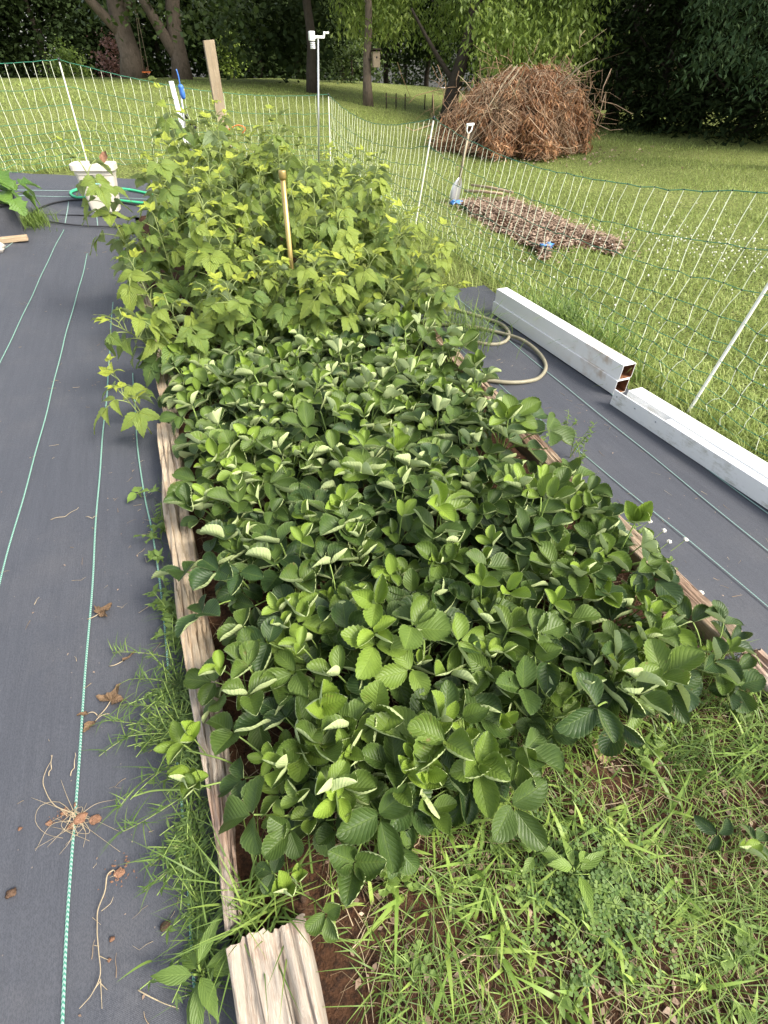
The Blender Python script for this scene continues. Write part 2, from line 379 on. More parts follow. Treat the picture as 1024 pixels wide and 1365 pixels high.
BL0, BL1 = -.24, -.25                      # left edge of the bed, near and far
def bed_left(y): return -.27 - .012 * y
def bed_right(y): return 1.30 + .03 * y
gy = np.linspace(-1.2, 6.2, 150); gu = np.linspace(0, 1, 50)
U, Yg = np.meshgrid(gu, gy); Xg = bed_left(Yg) + U * (bed_right(Yg) - bed_left(Yg))
def soil_z(x, y):
    return T(x, y) + .045 + .016 * np.sin(9 * x + 3 * y) * np.sin(7 * y - 2 * x) + .008 * np.sin(31 * x + 5) * np.sin(27 * y)
Zg = soil_z(Xg, Yg)
edge = np.minimum(U, 1 - U); Zg = np.where(edge < .03, T(Xg, Yg) - .01, Zg)
tag(link('soil', mesh('soil', np.stack([Xg.ravel(), Yg.ravel(), Zg.ravel()], 1), grid_faces(50, 150), None, True, [M['soil']])), kind='structure',
    label='reddish brown soil of the planting bed')

# ------------------------------------------------------------------ landscape fabric paths with their threads
FA, FB = pick(-40, 240), pick(117, 219)     # fence foot on the left and at the corner post
FC, FD = pick(441, 226), pick(553, 305)
FE = at_z(920, 545); FF = FE + (FE - FD) * 1.0
def fabric(name, label, xl, xr, y0, y1, nx, ny, lift, seed):
    r = np.random.default_rng(seed); ys = np.linspace(y0, y1, ny); us = np.linspace(0, 1, nx)
    U, Yf = np.meshgrid(us, ys); a = np.vectorize(xl)(Yf); b = np.vectorize(xr)(Yf); Xf = a + U * (b - a)
    ph = r.uniform(0, 6, 8)
    wr = .0024 * np.sin(14 * Xf + ph[0] + 1.2 * np.sin(Yf * 2)) * np.sin(2.1 * Yf + ph[1]) + .0016 * np.sin(33 * Xf + ph[2]) * np.sin(3.7 * Yf + ph[3]) + .004 * np.sin(3 * Xf + ph[4]) * np.sin(1.3 * Yf + ph[5])
    return tag(link(name, mesh(name, np.stack([Xf.ravel(), Yf.ravel(), (T(Xf, Yf) + lift + wr).ravel()], 1), grid_faces(nx, ny), None, True, [M['fabric']])), label, None, None, 'structure')
slope_f = (FB[1] - FA[1]) / (FB[0] - FA[0])
def back_y(x): return FA[1] + (x - FA[0]) * slope_f
left_path = fabric('path', 'dark blue grey landscape fabric path left of the bed', lambda y: -4.2, lambda y: bed_left(y) + .02 if y < 5.6 else bed_left(y) + .02, -1.5, 6.35, 70, 160, .008, 1)
right_path = fabric('path', 'dark landscape fabric path between the bed and the white rails', lambda y: bed_right(y) - .02, lambda y: 2.13 + .055 * y if y < 5 else 2.4, -1.5, 3.75, 24, 100, .008, 2)
back_path = fabric('path', 'strip of landscape fabric lying across the end by the net', lambda y: -4.2, lambda y: .9, 6.25, 7.75, 60, 24, .016, 3)

def thread(parent, pix, width, mat, n=120, lift=.0125, wob=.004, pts=None, seed=0, ext=0):
    P3 = np.array([pick(*q) for q in pix]) if pts is None else np.array(pts)
    if ext:
        d0 = P3[ext - 1 if ext > 0 else ext] - P3[ext if ext > 0 else ext - 1]; e = P3[0 if ext > 0 else -1]; k = (e[1] + 1.35) / max(.05, -d0[1]); q = e + d0 * max(0, k)
        P3 = np.vstack([q, P3]) if ext > 0 else np.vstack([P3, q])
    c = spline(P3, n); r = np.random.default_rng(seed); width *= .8
    ph = r.uniform(0, 6, 2); d = np.gradient(c, axis=0)[:, :2]; L = np.cumsum(np.linalg.norm(d, axis=1)); d /= np.linalg.norm(d, axis=1)[:, None]
    nrm = np.stack([d[:, 1], -d[:, 0]], 1)
    c[:, :2] += nrm * (wob * np.sin(L * 3 + ph[0]) + wob * .4 * np.sin(L * 9 + ph[1]))[:, None]
    vs, uv = [], []
    for k, off, hz in ((0, -.5, 0), (.5, 0, .0022), (1, .5, 0)):
        q = c[:, :2] + nrm * width * off
        vs.append(np.column_stack([q, T(q[:, 0], q[:, 1]) + lift + hz])); uv.append(np.column_stack([np.full(n, k), L]))
    f = np.array([(k * n + i, k * n + i + 1, (k + 1) * n + i + 1, (k + 1) * n + i) for k in (0, 1) for i in range(n - 1)])
    return link('thread', mesh('thread', np.vstack(vs), f, np.vstack(uv), True, [mat]), parent)
thread(left_path, [(-60, 620), (0, 492), (45, 392), (86, 308)], .007, M['thread'], seed=1, ext=1)
thread(left_path, [(-40, 950), (0, 793), (30, 680), (78, 492), (117, 340)], .008, M['thread'], seed=2, ext=1)
thread(left_path, [(84, 1600), (90, 1365), (106, 1020), (132, 680), (146, 480), (152, 405)], .0085, M['thread'], 220, seed=3, ext=1)
thread(left_path, [(275, 1500), (262, 1280), (246, 1080), (222, 860), (205, 720), (190, 640), (178, 500)], .0075, M['thread'], 180, seed=4, ext=1)
thread(left_path, [(-20, 352), (12, 330), (22, 322)], .006, M['thread_pale'], 30, seed=5)
thread(right_path, [(600, 392), (612, 402), (760, 523), (947, 677), (1024, 740), (1120, 822)], .0055, M['thread_pale'], 180, seed=6, ext=-1)
thread(right_path, [(600, 455), (667, 517), (800, 627), (1024, 815), (1120, 905)], .0055, M['thread_pale'], 180, seed=7, ext=-1)
thread(right_path, [(690, 412), (820, 533), (1060, 716)], .006, M['thread_pale'], 80, seed=8)
for i, x in enumerate((-1.45, -1.75, -2.05, -2.35, -2.65, -2.95, -3.3, -3.7)): thread(left_path, None, .007, M['thread'], 120, pts=[(x, -1.35, 0), (x + .01, 1.5, 0), (x - .01, 4, 0), (x, 6.2, 0)], seed=30 + i)
for q, s in (([(0, 256), (75, 257), (160, 257), (260, 262)], 9), ([(0, 263), (75, 265), (150, 266), (260, 272)], 10)):
    thread(back_path, q, .010, M['thread_pale'], 60, .021, seed=s)
thread(back_path, [(93, 272), (91, 288), (88, 302)], .010, M['thread_pale'], 24, .021, seed=11)
thread(back_path, [(128, 276), (130, 290), (131, 305)], .010, M['thread_pale'], 24, .021, seed=12)

# ------------------------------------------------------------------ bed timbers
def timber(name, label, p0, p1, width, height, mat, seed, rough=1.0, split=0.0, taper=(1, 1), group=None, grooves=None, z0=None, hollow=0.0):
    """weathered timber from p0 to p1 (centre line on the ground), grain grooves and crumbled edges as geometry"""
    r = np.random.default_rng(seed); p0, p1 = np.asarray(p0, float), np.asarray(p1, float)
    L = np.linalg.norm((p1 - p0)[:2]); na = max(24, int(L / .018)); nc = 44
    ang = math.atan2(p1[1] - p0[1], p1[0] - p0[0]) - math.pi / 2
    # cross-section: left foot -> left top -> right top -> right foot
    prof = [(-.5, z) for z in np.linspace(0, .93, 6)] + [(x, 1.0) for x in np.linspace(-.47, .47, nc - 12)] + [(.5, z) for z in np.linspace(.93, 0, 6)]
    prof = np.array(prof); nc = len(prof)
    g = r.normal(0, 1, nc); g = (g + np.roll(g, 1) * .3)
    vs = []; fib = r.normal(0, 1, nc); crack = (r.random(nc) < .22) * 1.0; cpos = r.uniform(0, L, nc); clen = r.uniform(.08, .4, nc)
    for i in range(na + 1):
        t = i / na; y = t * L; fib = .88 * fib + .42 * r.normal(0, 1, nc)
        w_ = width * (taper[0] + (taper[1] - taper[0]) * t)
        row = []
        for j, (px, pz) in enumerate(prof):
            top = pz > .95
            dz = 0
            if top:
                dz = -.0022 * rough * (.55 * g[j] + 1.1 * fib[j] + .5 * math.sin(y * 7 + j * .6 + seed) + .5 * math.sin(y * 13 + j * .9)) - (.012 * rough if (cr := crack[j] - abs(y - cpos[j]) / (clen[j] * L)) > 0 else 0)
                if grooves is not None:
                    for gxp in grooves:
                        dz -= (.007 + .004 * fib[j]) * math.exp(-((px - gxp - .02 * math.sin(y * 17 + gxp * 9)) / .022) ** 2)
                if split: dz -= split * math.exp(-((px - .12 - .08 * math.sin(y * 9 + seed)) / .05) ** 2) * (.5 + .5 * math.sin(y * 5 + seed * 2))
                if hollow and px > .05: dz -= hollow * (.5 + .5 * math.sin(y * 8 + seed) * math.sin(y * 3.1 + 1)) * min(1, (px - .05) / .2) + abs(r.normal(0, .006))
            x = px * w_ + .004 * rough * math.sin(y * 11 + j * .7 + seed) + .006 * rough * math.sin(y * 3.3 + seed * 1.7)
            e = 0
            if i == 0: e = -.006 * (r.random() + .8 * math.sin(j * .2)) * rough
            if i == na: e = .006 * (r.random() + .8 * math.sin(j * .21 + seed)) * rough
            row.append((x, y + e, pz * height + dz - (1 - pz) * .02))
        vs += row
    f = [(i * nc + j, i * nc + j + 1, (i + 1) * nc + j + 1, (i + 1) * nc + j) for i in range(na) for j in range(nc - 1)]
    f += [tuple(range(nc)), tuple((na * nc + j) for j in range(nc - 1, -1, -1))]
    o = link(name, mesh(name, vs, f, None, True, [mat]), None, (p0[0], p0[1], float(T(p0[0], p0[1])) if z0 is None else z0), (math.atan2(float(T(p1[0], p1[1]) - T(p0[0], p0[1])), L), 0, ang))
    return tag(o, label, 'timber', group)
TH = .105
def tp(x, y, dx=0): q = at_z(x, y, TH); return V(q[0] + dx, q[1])
timber('landscape_timber', 'weathered tan timber edging the bed beside the raspberries, ending at the rotten gap', tp(218, 553, .045), tp(186, 455, .045) + V(-.02, 1.2), .085, TH, M['timber'], 3, 1.0, .02)
timber('landscape_timber', 'long split weathered timber along the left side of the strawberries', tp(245, 905, .042), tp(209, 566, .042), .088, TH, M['timber'], 5, 1.3, .03, (.9, 1.0), hollow=.03)
timber('landscape_timber', 'thin grey splintered timber strip tapering to a point beside the dark weeds', tp(292, 1238, .018), tp(247, 912, .045), .085, TH * .9, M['timber_grey'], 8, 1.2, .02, (.30, .92), hollow=.02)
timber('landscape_timber', 'short grey cracked timber stub with deep splits and reddish wood at the near corner', tp(372, 1440) + V(.02, -1.0), tp(354, 1243), .155, TH, M['timber_grey'], 11, 1.25, .025, (1, 1), grooves=(-.24, .06, .31))
timber('landscape_timber', 'grooved brown timber edging the bed opposite the long white box rail', tp(985, 850, -.005), tp(742, 622, .0), .085, TH, M['timber_brown'], 14, .8, 0, (1, 1), grooves=(-.05, .2, .34))
timber('landscape_timber', 'brown timber end by the dry twigs, butting the grooved timber', tp(1010, 885, .0) + V(.02, -.9), tp(1003, 868, .0), .09, TH * .9, M['timber_grey'], 17, 1.2, .02)
timber('landscape_timber', 'dark brown timber end showing between the strawberries and the coiled hose', tp(736, 612, .01), tp(640, 500, .01) + V(.05, .9), .08, TH * .8, M['timber_brown'], 19, 1.0, 0, grooves=(-.1, .2))

# ------------------------------------------------------------------ white vinyl rails
def frame_along(p0, p1):
    d = (np.asarray(p1) - np.asarray(p0))[:2]; L = float(np.linalg.norm(d)); return L, math.atan2(d[1], d[0]) - math.pi / 2
def hollow_box(mb, x0, x1, z0, z1, y0, y1, t, m_out=0, m_in=1):
    o = [(x0, z0), (x1, z0), (x1, z1), (x0, z1)]; i = [(x0 + t, z0 + t), (x1 - t, z0 + t), (x1 - t, z1 - t), (x0 + t, z1 - t)]
    v = [(a, y, b) for y in (y0, y1) for ring in (o, i) for a, b in ring]
    fo, fi = [], []
    for k in range(4):
        q = (k + 1) % 4
        fo.append((k, 8 + k, 8 + q, q)); fi.append((4 + k, 4 + q, 12 + q, 12 + k))
        fo.append((k, q, 4 + q, 4 + k)); fo.append((8 + k, 12 + k, 12 + q, 8 + q))
    n = mb.n; mb.add(v, fo, None, m_out); mb.f += [tuple(a + n for a in q) for q in fi]; mb.m += [m_in] * len(fi)
a, b = at_z(816, 529), at_z(655, 419); L, an = frame_along(a, b)
for k, (lab, zz, dx) in enumerate((('lower white hollow vinyl rail of the stacked pair, lying on the fabric', .012, 0), ('upper white hollow vinyl rail of the stacked pair, dirty at its open end', .0985, .011))):
    mb = MB(); hollow_box(mb, 0, .088, 0, .085, .004 * k, L - .004 * k, .005)
    tag(mb.build('vinyl_rail', [M['vinyl_dirty'], M['rust']], None, (a[0] + dx, a[1], zz), (0, 0, an), False, .0035), lab, 'rail')
a, b = at_z(812, 541), at_z(1024, 684); b = a + (b - a) * 1.9; L, an = frame_along(b, a)
t = thing('vinyl_box_rail', 'long white vinyl box rail with an open notch at its end, along the net', 'rail', (b[0], b[1], .012), (0, 0, an))
mb = MB(); hollow_box(mb, .042, .135, 0, .098, 0, L - .05, .004, 0, 0); mb.build('box_body', [M['vinyl'], M['rust']], t, smooth=False, bevel=.003)
mb = MB(); mb.box((.0035, L / 2, .044), (.007, L, .088)); mb.box((.0245, (L - .34) / 2, .0875), (.0345, L - .34, .006)); mb.build('side_flange', M['vinyl'], t, smooth=False, bevel=.0015)
mb = MB()
for (x, y, sx, sy) in ((.018, L - .47, .003, .16), (.036, L - .47, .003, .16), (.027, L - .39, .018, .003), (.027, L - .55, .018, .003)): mb.box((x, y, .0912), (sx, sy, .0016))
mb.build('latch_outline', M['vinyl_dirty'], t, smooth=False)
for y in (L - .03, L - .16, L - .3): mb = MB(); mb.tube([(.002, y, .06), (-.003, y, .06)], .004, 8); mb.build('screw', M['metal'], t)

# ------------------------------------------------------------------ tan hose lying on the right path
def z7(x, y): return (560 + x * .293, 380 + y * .293)
hp = [z7(*q) for q in ((60, 92), (130, 105), (200, 122), (300, 150), (370, 180), (405, 225), (385, 258), (320, 268), (230, 255), (140, 230), (40, 195), (90, 180), (170, 185), (280, 200), (380, 225), (470, 265), (540, 315), (572, 372), (545, 418), (480, 440), (400, 447), (290, 433), (210, 420), (100, 400))]
P3 = np.array([at_z(*q, .02) for q in hp]); cp = spline(P3, 190)
hz = .022 + .018 * np.exp(-((np.arange(190) - 122) / 7.0) ** 2) + .004 * np.sin(np.arange(190) * .2)
cp[:, 2] = hz
mb = MB(); mb.tube(cp, .0115, 8)
tag(mb.build('garden_hose', M['hose']), 'tan garden hose looped on the fabric beside the white rails', 'hose')

# ------------------------------------------------------------------ electric net fence: one net, posts and strands as its parts
fence = thing('net_fence', 'low electric net fence with white uprights and green lines round the garden', 'fence')
def top_of(base, px, py, h=None):
    q = at_Y(px, py, base[1]) - base
    return base + (q if h is None else q * (h / q[2]))
posts = []
FZ = at_z(920, 545)
bF = V(FF[0], FF[1], 0); bE = V(*FZ); bD = V(*FD); bC = V(*FC); bB = V(*FB); bA = V(*pick(-190, 262))
posts = [(bF, bF + V(.05, 0, .96)), (bE, top_of(bE, 1024, 380, .97)), (bD, top_of(bD, 578, 160)), (bC, top_of(bC, 438, 128)), (bB, top_of(bB, 79, 82)), (bA, bA + V(-.05, 0, .95))]
for k, (b, tpt) in enumerate(posts):
    mb = MB(); mb.tube([b - (tpt - b) * .12, b, tpt, tpt + (tpt - b) * .02], .0085, 8); p = mb.build('post', M['post_white'], fence)
    mb = MB(); mb.tube([tpt + (tpt - b) * .0, tpt + (tpt - b) * .035], .0125, 8); mb.build('post_cap', M['black'], p)
hts = [.0, .055, .115, .18, .255, .34, .45, .59, .76, 1.0]
for k in range(len(posts) - 1):
    (b0, t0), (b1, t1) = posts[k], posts[k + 1]
    span = float(np.linalg.norm(b1 - b0)); nv = max(6, int(span / .102)); r = np.random.default_rng(40 + k)
    s = np.linspace(0, 1, nv + 1); sag = [.10, .17, .15, .14, .06][k] * 4 * s * (1 - s)
    base = b0[None] + (b1 - b0)[None] * s[:, None]; up = (t0 - b0)[None] + ((t1 - b1) - (t0 - b0))[None] * s[:, None]
    base[:, 2] = T(base[:, 0], base[:, 1]) + .02
    dirv = (b1 - b0) / span; side = np.array([-dirv[1], dirv[0], 0])
    node = np.zeros((nv + 1, len(hts), 3))
    for j, hh in enumerate(hts):
        node[:, j] = base + up * (hh * (1 - sag))[:, None]
        jit = .006 + .007 * (1 - hh); m_ = np.ones(nv + 1); m_[0] = m_[-1] = 0
        node[:, j] += (r.normal(0, jit, nv + 1) * m_)[:, None] * dirv + (r.normal(0, jit, nv + 1) * m_)[:, None] * side
        node[:, j, 2] += r.normal(0, .003 + .005 * (1 - hh), nv + 1) * m_
    far = .0020 if k < 2 else .0024
    for j in range(len(hts)):
        mb = MB(); mb.tube(node[:, j], far * (1.15 if j == len(hts) - 1 else .9), 4, False); mb.build('line_strand', M['net_green'], fence)
    mb = MB()
    for i in range(1, nv):
        q = node[i]; mid = (q[:-1] + q[1:]) / 2 + r.normal(0, .0045, (len(hts) - 1, 3))
        full = np.empty((2 * len(hts) - 1, 3)); full[0::2] = q; full[1::2] = mid
        mb.tube(full, far * 1.05, 4, False)
    tag(mb.build('upright_strands', M['net_white'], fence), kind='stuff')
    mb = MB()
    for i in range(1, nv):
        for j in range(1, len(hts)):
            c = node[i, j]; e = .0062
            mb.add([c + V(e, 0, 0), c + V(0, e, 0), c - V(e, 0, 0), c - V(0, e, 0), c + V(0, 0, e), c - V(0, 0, e)], [(0, 1, 4), (1, 2, 4), (2, 3, 4), (3, 0, 4), (1, 0, 5), (2, 1, 5), (3, 2, 5), (0, 3, 5)])
    tag(mb.build('strand_knots', M['knot'], fence), kind='stuff')

# ------------------------------------------------------------------ tub, hoses and planter at the end of the left path
bp = pick(143, 286)
t = thing('plastic_tub', 'cream tapered plastic tub with a teal sticker on the fabric path', 'tub', (bp[0], bp[1] + .1, bp[2] + .016), (R(-2), R(2), R(-6)), None, .95)
def super_ring(a, b, z, n=48, e=7.0):
    q = np.linspace(0, 2 * math.pi, n, endpoint=False); c, s = np.cos(q), np.sin(q)
    return np.column_stack([a * np.sign(c) * abs(c) ** (2 / e), b * np.sign(s) * abs(s) ** (2 / e), np.full(n, z)])
def loft(rings, cap0=True, cap1=True):
    n = len(rings[0]); v = np.vstack(rings); f = [(i * n + j, i * n + (j + 1) % n, (i + 1) * n + (j + 1) % n, (i + 1) * n + j) for i in range(len(rings) - 1) for j in range(n)]
    if cap0: f.append(tuple(range(n - 1, -1, -1)))
    if cap1: f.append(tuple((len(rings) - 1) * n + j for j in range(n)))
    return v, f
mb = MB(); mb.add(*loft([super_ring(.130, .105, 0), super_ring(.136, .111, .01), super_ring(.178, .150, .335), super_ring(.183, .155, .335), super_ring(.185, .157, .37), super_ring(.176, .148, .372), super_ring(.128, .103, .03)], True, True))
mb.build('tub_body', M['tub'], t, smooth=False)
mb = MB(); mb.add(*loft([super_ring(.184, .156, .368), super_ring(.205, .177, .372), super_ring(.207, .179, .42), super_ring(.200, .172, .427), super_ring(.180, .152, .425), super_ring(.174, .146, .37)], False, False)); mb.build('rim', M['tub'], t, smooth=False)
mb = MB(); mb.add(*loft([super_ring(.172, .144, .375), super_ring(.08, .06, .385)], False, True)); mb.build('dirt', M['dirt_in'], t)
mb = MB(); rr = rot_x(R(-7)); mb.box((.0, -.152, .285), (.085, .004, .055), rr); st = mb.build('sticker', M['sticker'], t, smooth=False)
mb = MB(); mb.box((-.012, -.1555, .285), (.022, .003, .022), rr); mb.build('sticker_mark', M['sticker_mark'], st, smooth=False)

def lumpy(c, r3, seed, n=10):
    r = np.random.default_rng(seed); ph = r.uniform(0, 6, 6); v = []; f = []
    for i in range(n + 1):
        th = math.pi * i / n
        for j in range(n * 2):
            p = 2 * math.pi * j / (n * 2); d = np.array([math.sin(th) * math.cos(p), math.sin(th) * math.sin(p), math.cos(th)])
            k = 1 + .22 * math.sin(3 * d[0] + ph[0]) * math.sin(4 * d[1] + ph[1]) + .13 * math.sin(8 * d[0] + ph[2]) * math.sin(9 * d[2] + ph[3]) + .1 * math.sin(13 * d[1] + ph[4]) + .05 * r.normal() * (0 < i < n)
            v.append(np.asarray(c) + d * np.asarray(r3) * k)
    m_ = n * 2
    f = [(i * m_ + j, (i + 1) * m_ + j, (i + 1) * m_ + (j + 1) % m_, i * m_ + (j + 1) % m_) for i in range(n) for j in range(m_)]
    return v, f
tc = np.array([bp[0], bp[1] + .1, bp[2] + .016])
def hose_line(name, label, cat, pix, rad, mat, n=80, lift=.02):
    P3 = np.array([pick(*q) for q in pix]); c = spline(P3, n); c[:, 2] = T(c[:, 0], c[:, 1]) + lift + rad
    mb = MB(); mb.tube(c, rad, 8); return tag(mb.build(name, mat), label, cat)
hose_line('water_hose', 'bright green hose looping on the fabric behind the cream tub', 'hose', [(205, 264), (170, 257), (135, 256), (108, 257), (96, 262), (104, 268), (125, 268), (160, 272), (215, 278)], .013, M['hose_green'], 80, .022)
hose_line('drip_tube', 'thin black irrigation tube crossing the fabric in front of the tub', 'tube', [(30, 300), (46, 287), (70, 276), (100, 271), (135, 270), (175, 276), (230, 288)], .008, M['black'], 60, .022)
hose_line('drip_tube', 'black irrigation tube along the fabric seam beside the grass tuft', 'tube', [(20, 296), (48, 296), (70, 300), (100, 304), (132, 306), (190, 307)], .007, M['black'], 50, .02)
# black planter
pp = pick(30, 318)
t = thing('raised_planter', 'black fabric sided planter at the path edge with a big leafy plant', 'planter', (pp[0] - .60, pp[1] + .40, pp[2]), (0, 0, R(8)))
mb = MB()
for (c, s) in (((0, -.40, .12), (1.1, .025, .24)), ((0, .40, .12), (1.1, .025, .24)), ((.55, 0, .12), (.025, .82, .24)), ((-.55, 0, .12), (.025, .82, .24))): mb.box(c, s)
mb.build('planter_wall', M['fabric'], t, smooth=False, bevel=.006)
mb = MB(); mb.tube([(-.57, -.42, .245), (.57, -.42, .245), (.57, .42, .245)], .012, 6); mb.build('rim_pipe', M['black'], t)
mb = MB(); mb.box((0, 0, .1), (1.08, .78, .2)); mb.build('potting_soil', M['soil'], t, smooth=False)
pk = pick(14, 325)
mb = MB(); mb.box((0, 0, .018), (.62, .075, .036)); tag(mb.build('wood_plank', M['plank'], None, (pk[0] - .17, pk[1], pk[2] + .012), (0, 0, R(6)), False, .003), 'short tan wooden plank end lying by the black planter', 'plank')
ps = pick(2, 337); mb = MB(); mb.add(*lumpy((0, 0, .03), (.07, .05, .045), 5)); tag(mb.build('stone', M['stone'], None, (ps[0] - .03, ps[1], ps[2] + .01)), 'pale stone in front of the tan plank', 'stone')

# ------------------------------------------------------------------ stakes, pipe, wand, weather station
def prism(p0, p1, wx, wy, yaw=0, top_cut=0):
    p0, p1 = np.asarray(p0, float), np.asarray(p1, float); c, s = math.cos(yaw), math.sin(yaw); v = []
    for q, k in ((p0, 0), (p0 + (p1 - p0) * .5 + V(.006, 0, 0), 0), (p1, 1)):
        for i, (a, b) in enumerate(((-1, -1), (1, -1), (1, 1), (-1, 1))):
            x, y = a * wx / 2, b * wy / 2; v.append(q + V(c * x - s * y, s * x + c * y, -top_cut if (k and a > 0) else 0))
    return loft([np.array(v[0:4]), np.array(v[4:8]), np.array(v[8:12])])
YS = 5.55
b0 = at_Y(304, 300, YS); b0[2] = float(T(b0[0], YS)) - .1
b0 = np.array([at_Y(303, 240, YS)[0] + .02, YS, float(T(b0[0], YS)) - .1]); t1 = at_Y(278, 54, YS)
d_ = t1 - b0
mb = MB(); mb.add(*prism(V(0, 0, 0), d_, .085, .04, .1, -.006))
stake = tag(mb.build('wooden_stake', M['stake'], None, tuple(b0), (0, 0, 0), False, .003), 'tall weathered wooden stake leaning out of the raspberries', 'stake')
q = b0 + d_ * .64
mb = MB(); mb.tube([q + V(.055 * math.cos(a), .032 * math.sin(a), .01 * math.sin(2 * a)) for a in np.linspace(0, 6.4, 16)], .004, 5); mb.tube(spline([q + V(.05, -.02, 0), q + V(.13, -.03, .03), q + V(.19, -.03, .005), q + V(.16, -.02, -.03)], 20), .004, 5)
mb.tube(spline([q + V(-.05, -.02, 0), q + V(-.07, -.04, -.09), q + V(-.06, -.05, -.19)], 14), .004, 5); mb.add(*lumpy(q + V(-.065, -.05, -.2), (.024, .02, .022), 3, 6))
tag(mb.build('twine', M['orange']), 'orange twine tied round the tall wooden stake', 'twine')
Yw = 6.3; a1 = at_Y(228, 108, Yw); a0 = at_Y(256, 222, Yw); a0 = a0 + (a0 - a1) * .8
mb = MB(); mb.add(*prism(a0, a1, .042, .02, .05)); tag(mb.build('plastic_stake', M['white'], None, (0, 0, 0), (0, 0, 0), False, .002), 'narrow white stake leaning beside the blue watering wand', 'stake')
Yb = 6.1
t = thing('watering_wand', 'blue and silver watering wand standing behind the raspberries', 'wand', tuple(at_Y(262, 205, Yb)))
def wp(x, y): return at_Y(x, y, Yb) - at_Y(262, 205, Yb)
mb = MB(); mb.tube([wp(240, 114), wp(246, 165), wp(262, 205) + V(0, 0, -.75)], .009, 8); mb.build('shaft', M['metal'], t)
mb = MB(); mb.tube(spline([wp(235, 92), wp(238, 102), wp(240, 113)], 8), [.006] * 8, 6); mb.tube(spline([wp(240, 112), wp(242, 120), wp(245, 132)], 10), [.012, .02, .024, .024, .022, .023, .024, .023, .02, .014], 10); mb.build('grip', M['blue'], t)
mb = MB(); mb.tube([wp(248, 152), wp(250, 158)], .016, 8); mb.tube([wp(252, 161), wp(256, 166), wp(260, 172)], [.010, .02, .024], 8); mb.build('nozzle_collar', M['black'], t)
Yp = 3.3; a1 = at_Y(376, 227, Yp); a0 = at_Y(378, 292, Yp); a0 = V(a0[0], Yp, 0.0)
t = thing('brass_pipe', 'upright brass pipe with a threaded cap among the raspberry leaves', 'pipe', tuple(a0))
d_ = a1 - a0; mb = MB(); mb.tube([V(0, 0, -.1), d_ * .96], .0155, 12); mb.build('tube', M['brass'], t)
mb = MB(); mb.tube([d_ * .955, d_ * .965, d_ * .995, d_], [.018, .0215, .0215, .020], 12); mb.build('cap', M['brass'], t)
Ys = bC[1] - .15; s1 = at_Y(424, 52, Ys); s0 = at_Y(424, 222, Ys); s0[2] = float(T(s0[0], Ys))
t = thing('weather_station', 'white weather sensor on a slim pole behind the raspberries', 'weather station', tuple(s0))
d_ = V(s1[0] - s0[0], 0, s1[2] - s0[2])
mb = MB(); mb.tube([V(0, 0, -.1), d_], .013, 10); mb.build('pole', M['metal'], t)
mb = MB(); mb.box(d_ + V(.01, 0, .02), (.16, .024, .028)); mb.build('arm', M['white'], t, smooth=False, bevel=.004)
mb = MB(); mb.box(d_ + V(-.085, 0, .03), (.075, .075, .095)); sb = mb.build('sensor_box', M['white'], t, smooth=False, bevel=.008)
mb = MB()
for i in range(4): mb.add(*loft([super_ring(.036, .036, 0, 16, 2) + d_ + V(-.08, 0, -.03 - .018 * i), super_ring(.030, .030, -.013, 16, 2) + d_ + V(-.08, 0, -.03 - .018 * i)]))
mb.build('louvre_stack', M['white'], t)
mb = MB(); mb.tube([d_ + V(.09, 0, .02), d_ + V(.09, 0, .075)], .012, 8); mb.tube([d_ + V(.09, 0, .06), d_ + V(.155, 0, .062)], .012, 8); mb.build('wind_vane', M['white'], t)

# ------------------------------------------------------------------ beyond the fence: mulch bed, shovel, poles, tarp scraps, brush pile
def chips(mb_list, pts, size, r, flat=.6, curl=.3):
    """little folded quads; returns verts, faces, uv"""
    n = len(pts); a = r.uniform(0, 2 * math.pi, n); u = np.column_stack([np.cos(a), np.sin(a), r.normal(0, 1 - flat, n)]); u /= np.linalg.norm(u, axis=1)[:, None]
    w_ = np.column_stack([-np.sin(a), np.cos(a), r.normal(0, 1 - flat, n)]); sz = size * r.uniform(.5, 1.4, n)[:, None]
    up = np.cross(u, w_); up /= np.linalg.norm(up, axis=1)[:, None]; up *= np.sign(up[:, 2:3] + 1e-9)
    v = np.stack([pts - u * sz, pts - w_ * sz * .5 + up * sz * curl, pts + u * sz, pts + w_ * sz * .5 + up * sz * curl], 1).reshape(-1, 3)
    f = np.arange(n * 4).reshape(-1, 4); uv = np.column_stack([np.repeat(r.random(n), 4), np.zeros(n * 4)])
    return v, f, uv
mc = [pick(*q) for q in ((602, 272), (672, 264), (836, 326), (716, 338))]
r = np.random.default_rng(9)
def quad_pts(c, n, r):
    s, t = r.random((2, n)); a = np.array(c[0]) + (np.array(c[1]) - c[0]) * s[:, None]; b = np.array(c[3]) + (np.array(c[2]) - c[3]) * s[:, None]
    return a + (b - a) * t[:, None], s, t
gu = np.linspace(0, 1, 26); S_, T_ = np.meshgrid(gu, gu)
def mulch_pt(s, t):
    s, t = s + .05 * np.sin(9 * t + 1) + .03 * np.sin(23 * t), t + .07 * np.sin(7 * s + 2) + .04 * np.sin(19 * s)
    a = mc[0] + (mc[1] - mc[0]) * s[..., None]; b = mc[3] + (mc[2] - mc[3]) * s[..., None]; p = a + (b - a) * t[..., None]
    e = np.clip(np.minimum(np.minimum(s, 1 - s), np.minimum(t, 1 - t)), 0, 1)
    p[..., 2] = T(p[..., 0], p[..., 1]) + .065 * np.clip(e * 5, 0, 1) ** .7 - .02 + .02 * np.sin(9 * s + 4 * t) * np.sin(11 * t); return p
heap = thing('mulch_heap', 'low bed of brown leaf mulch on the lawn beyond the net', 'mulch')
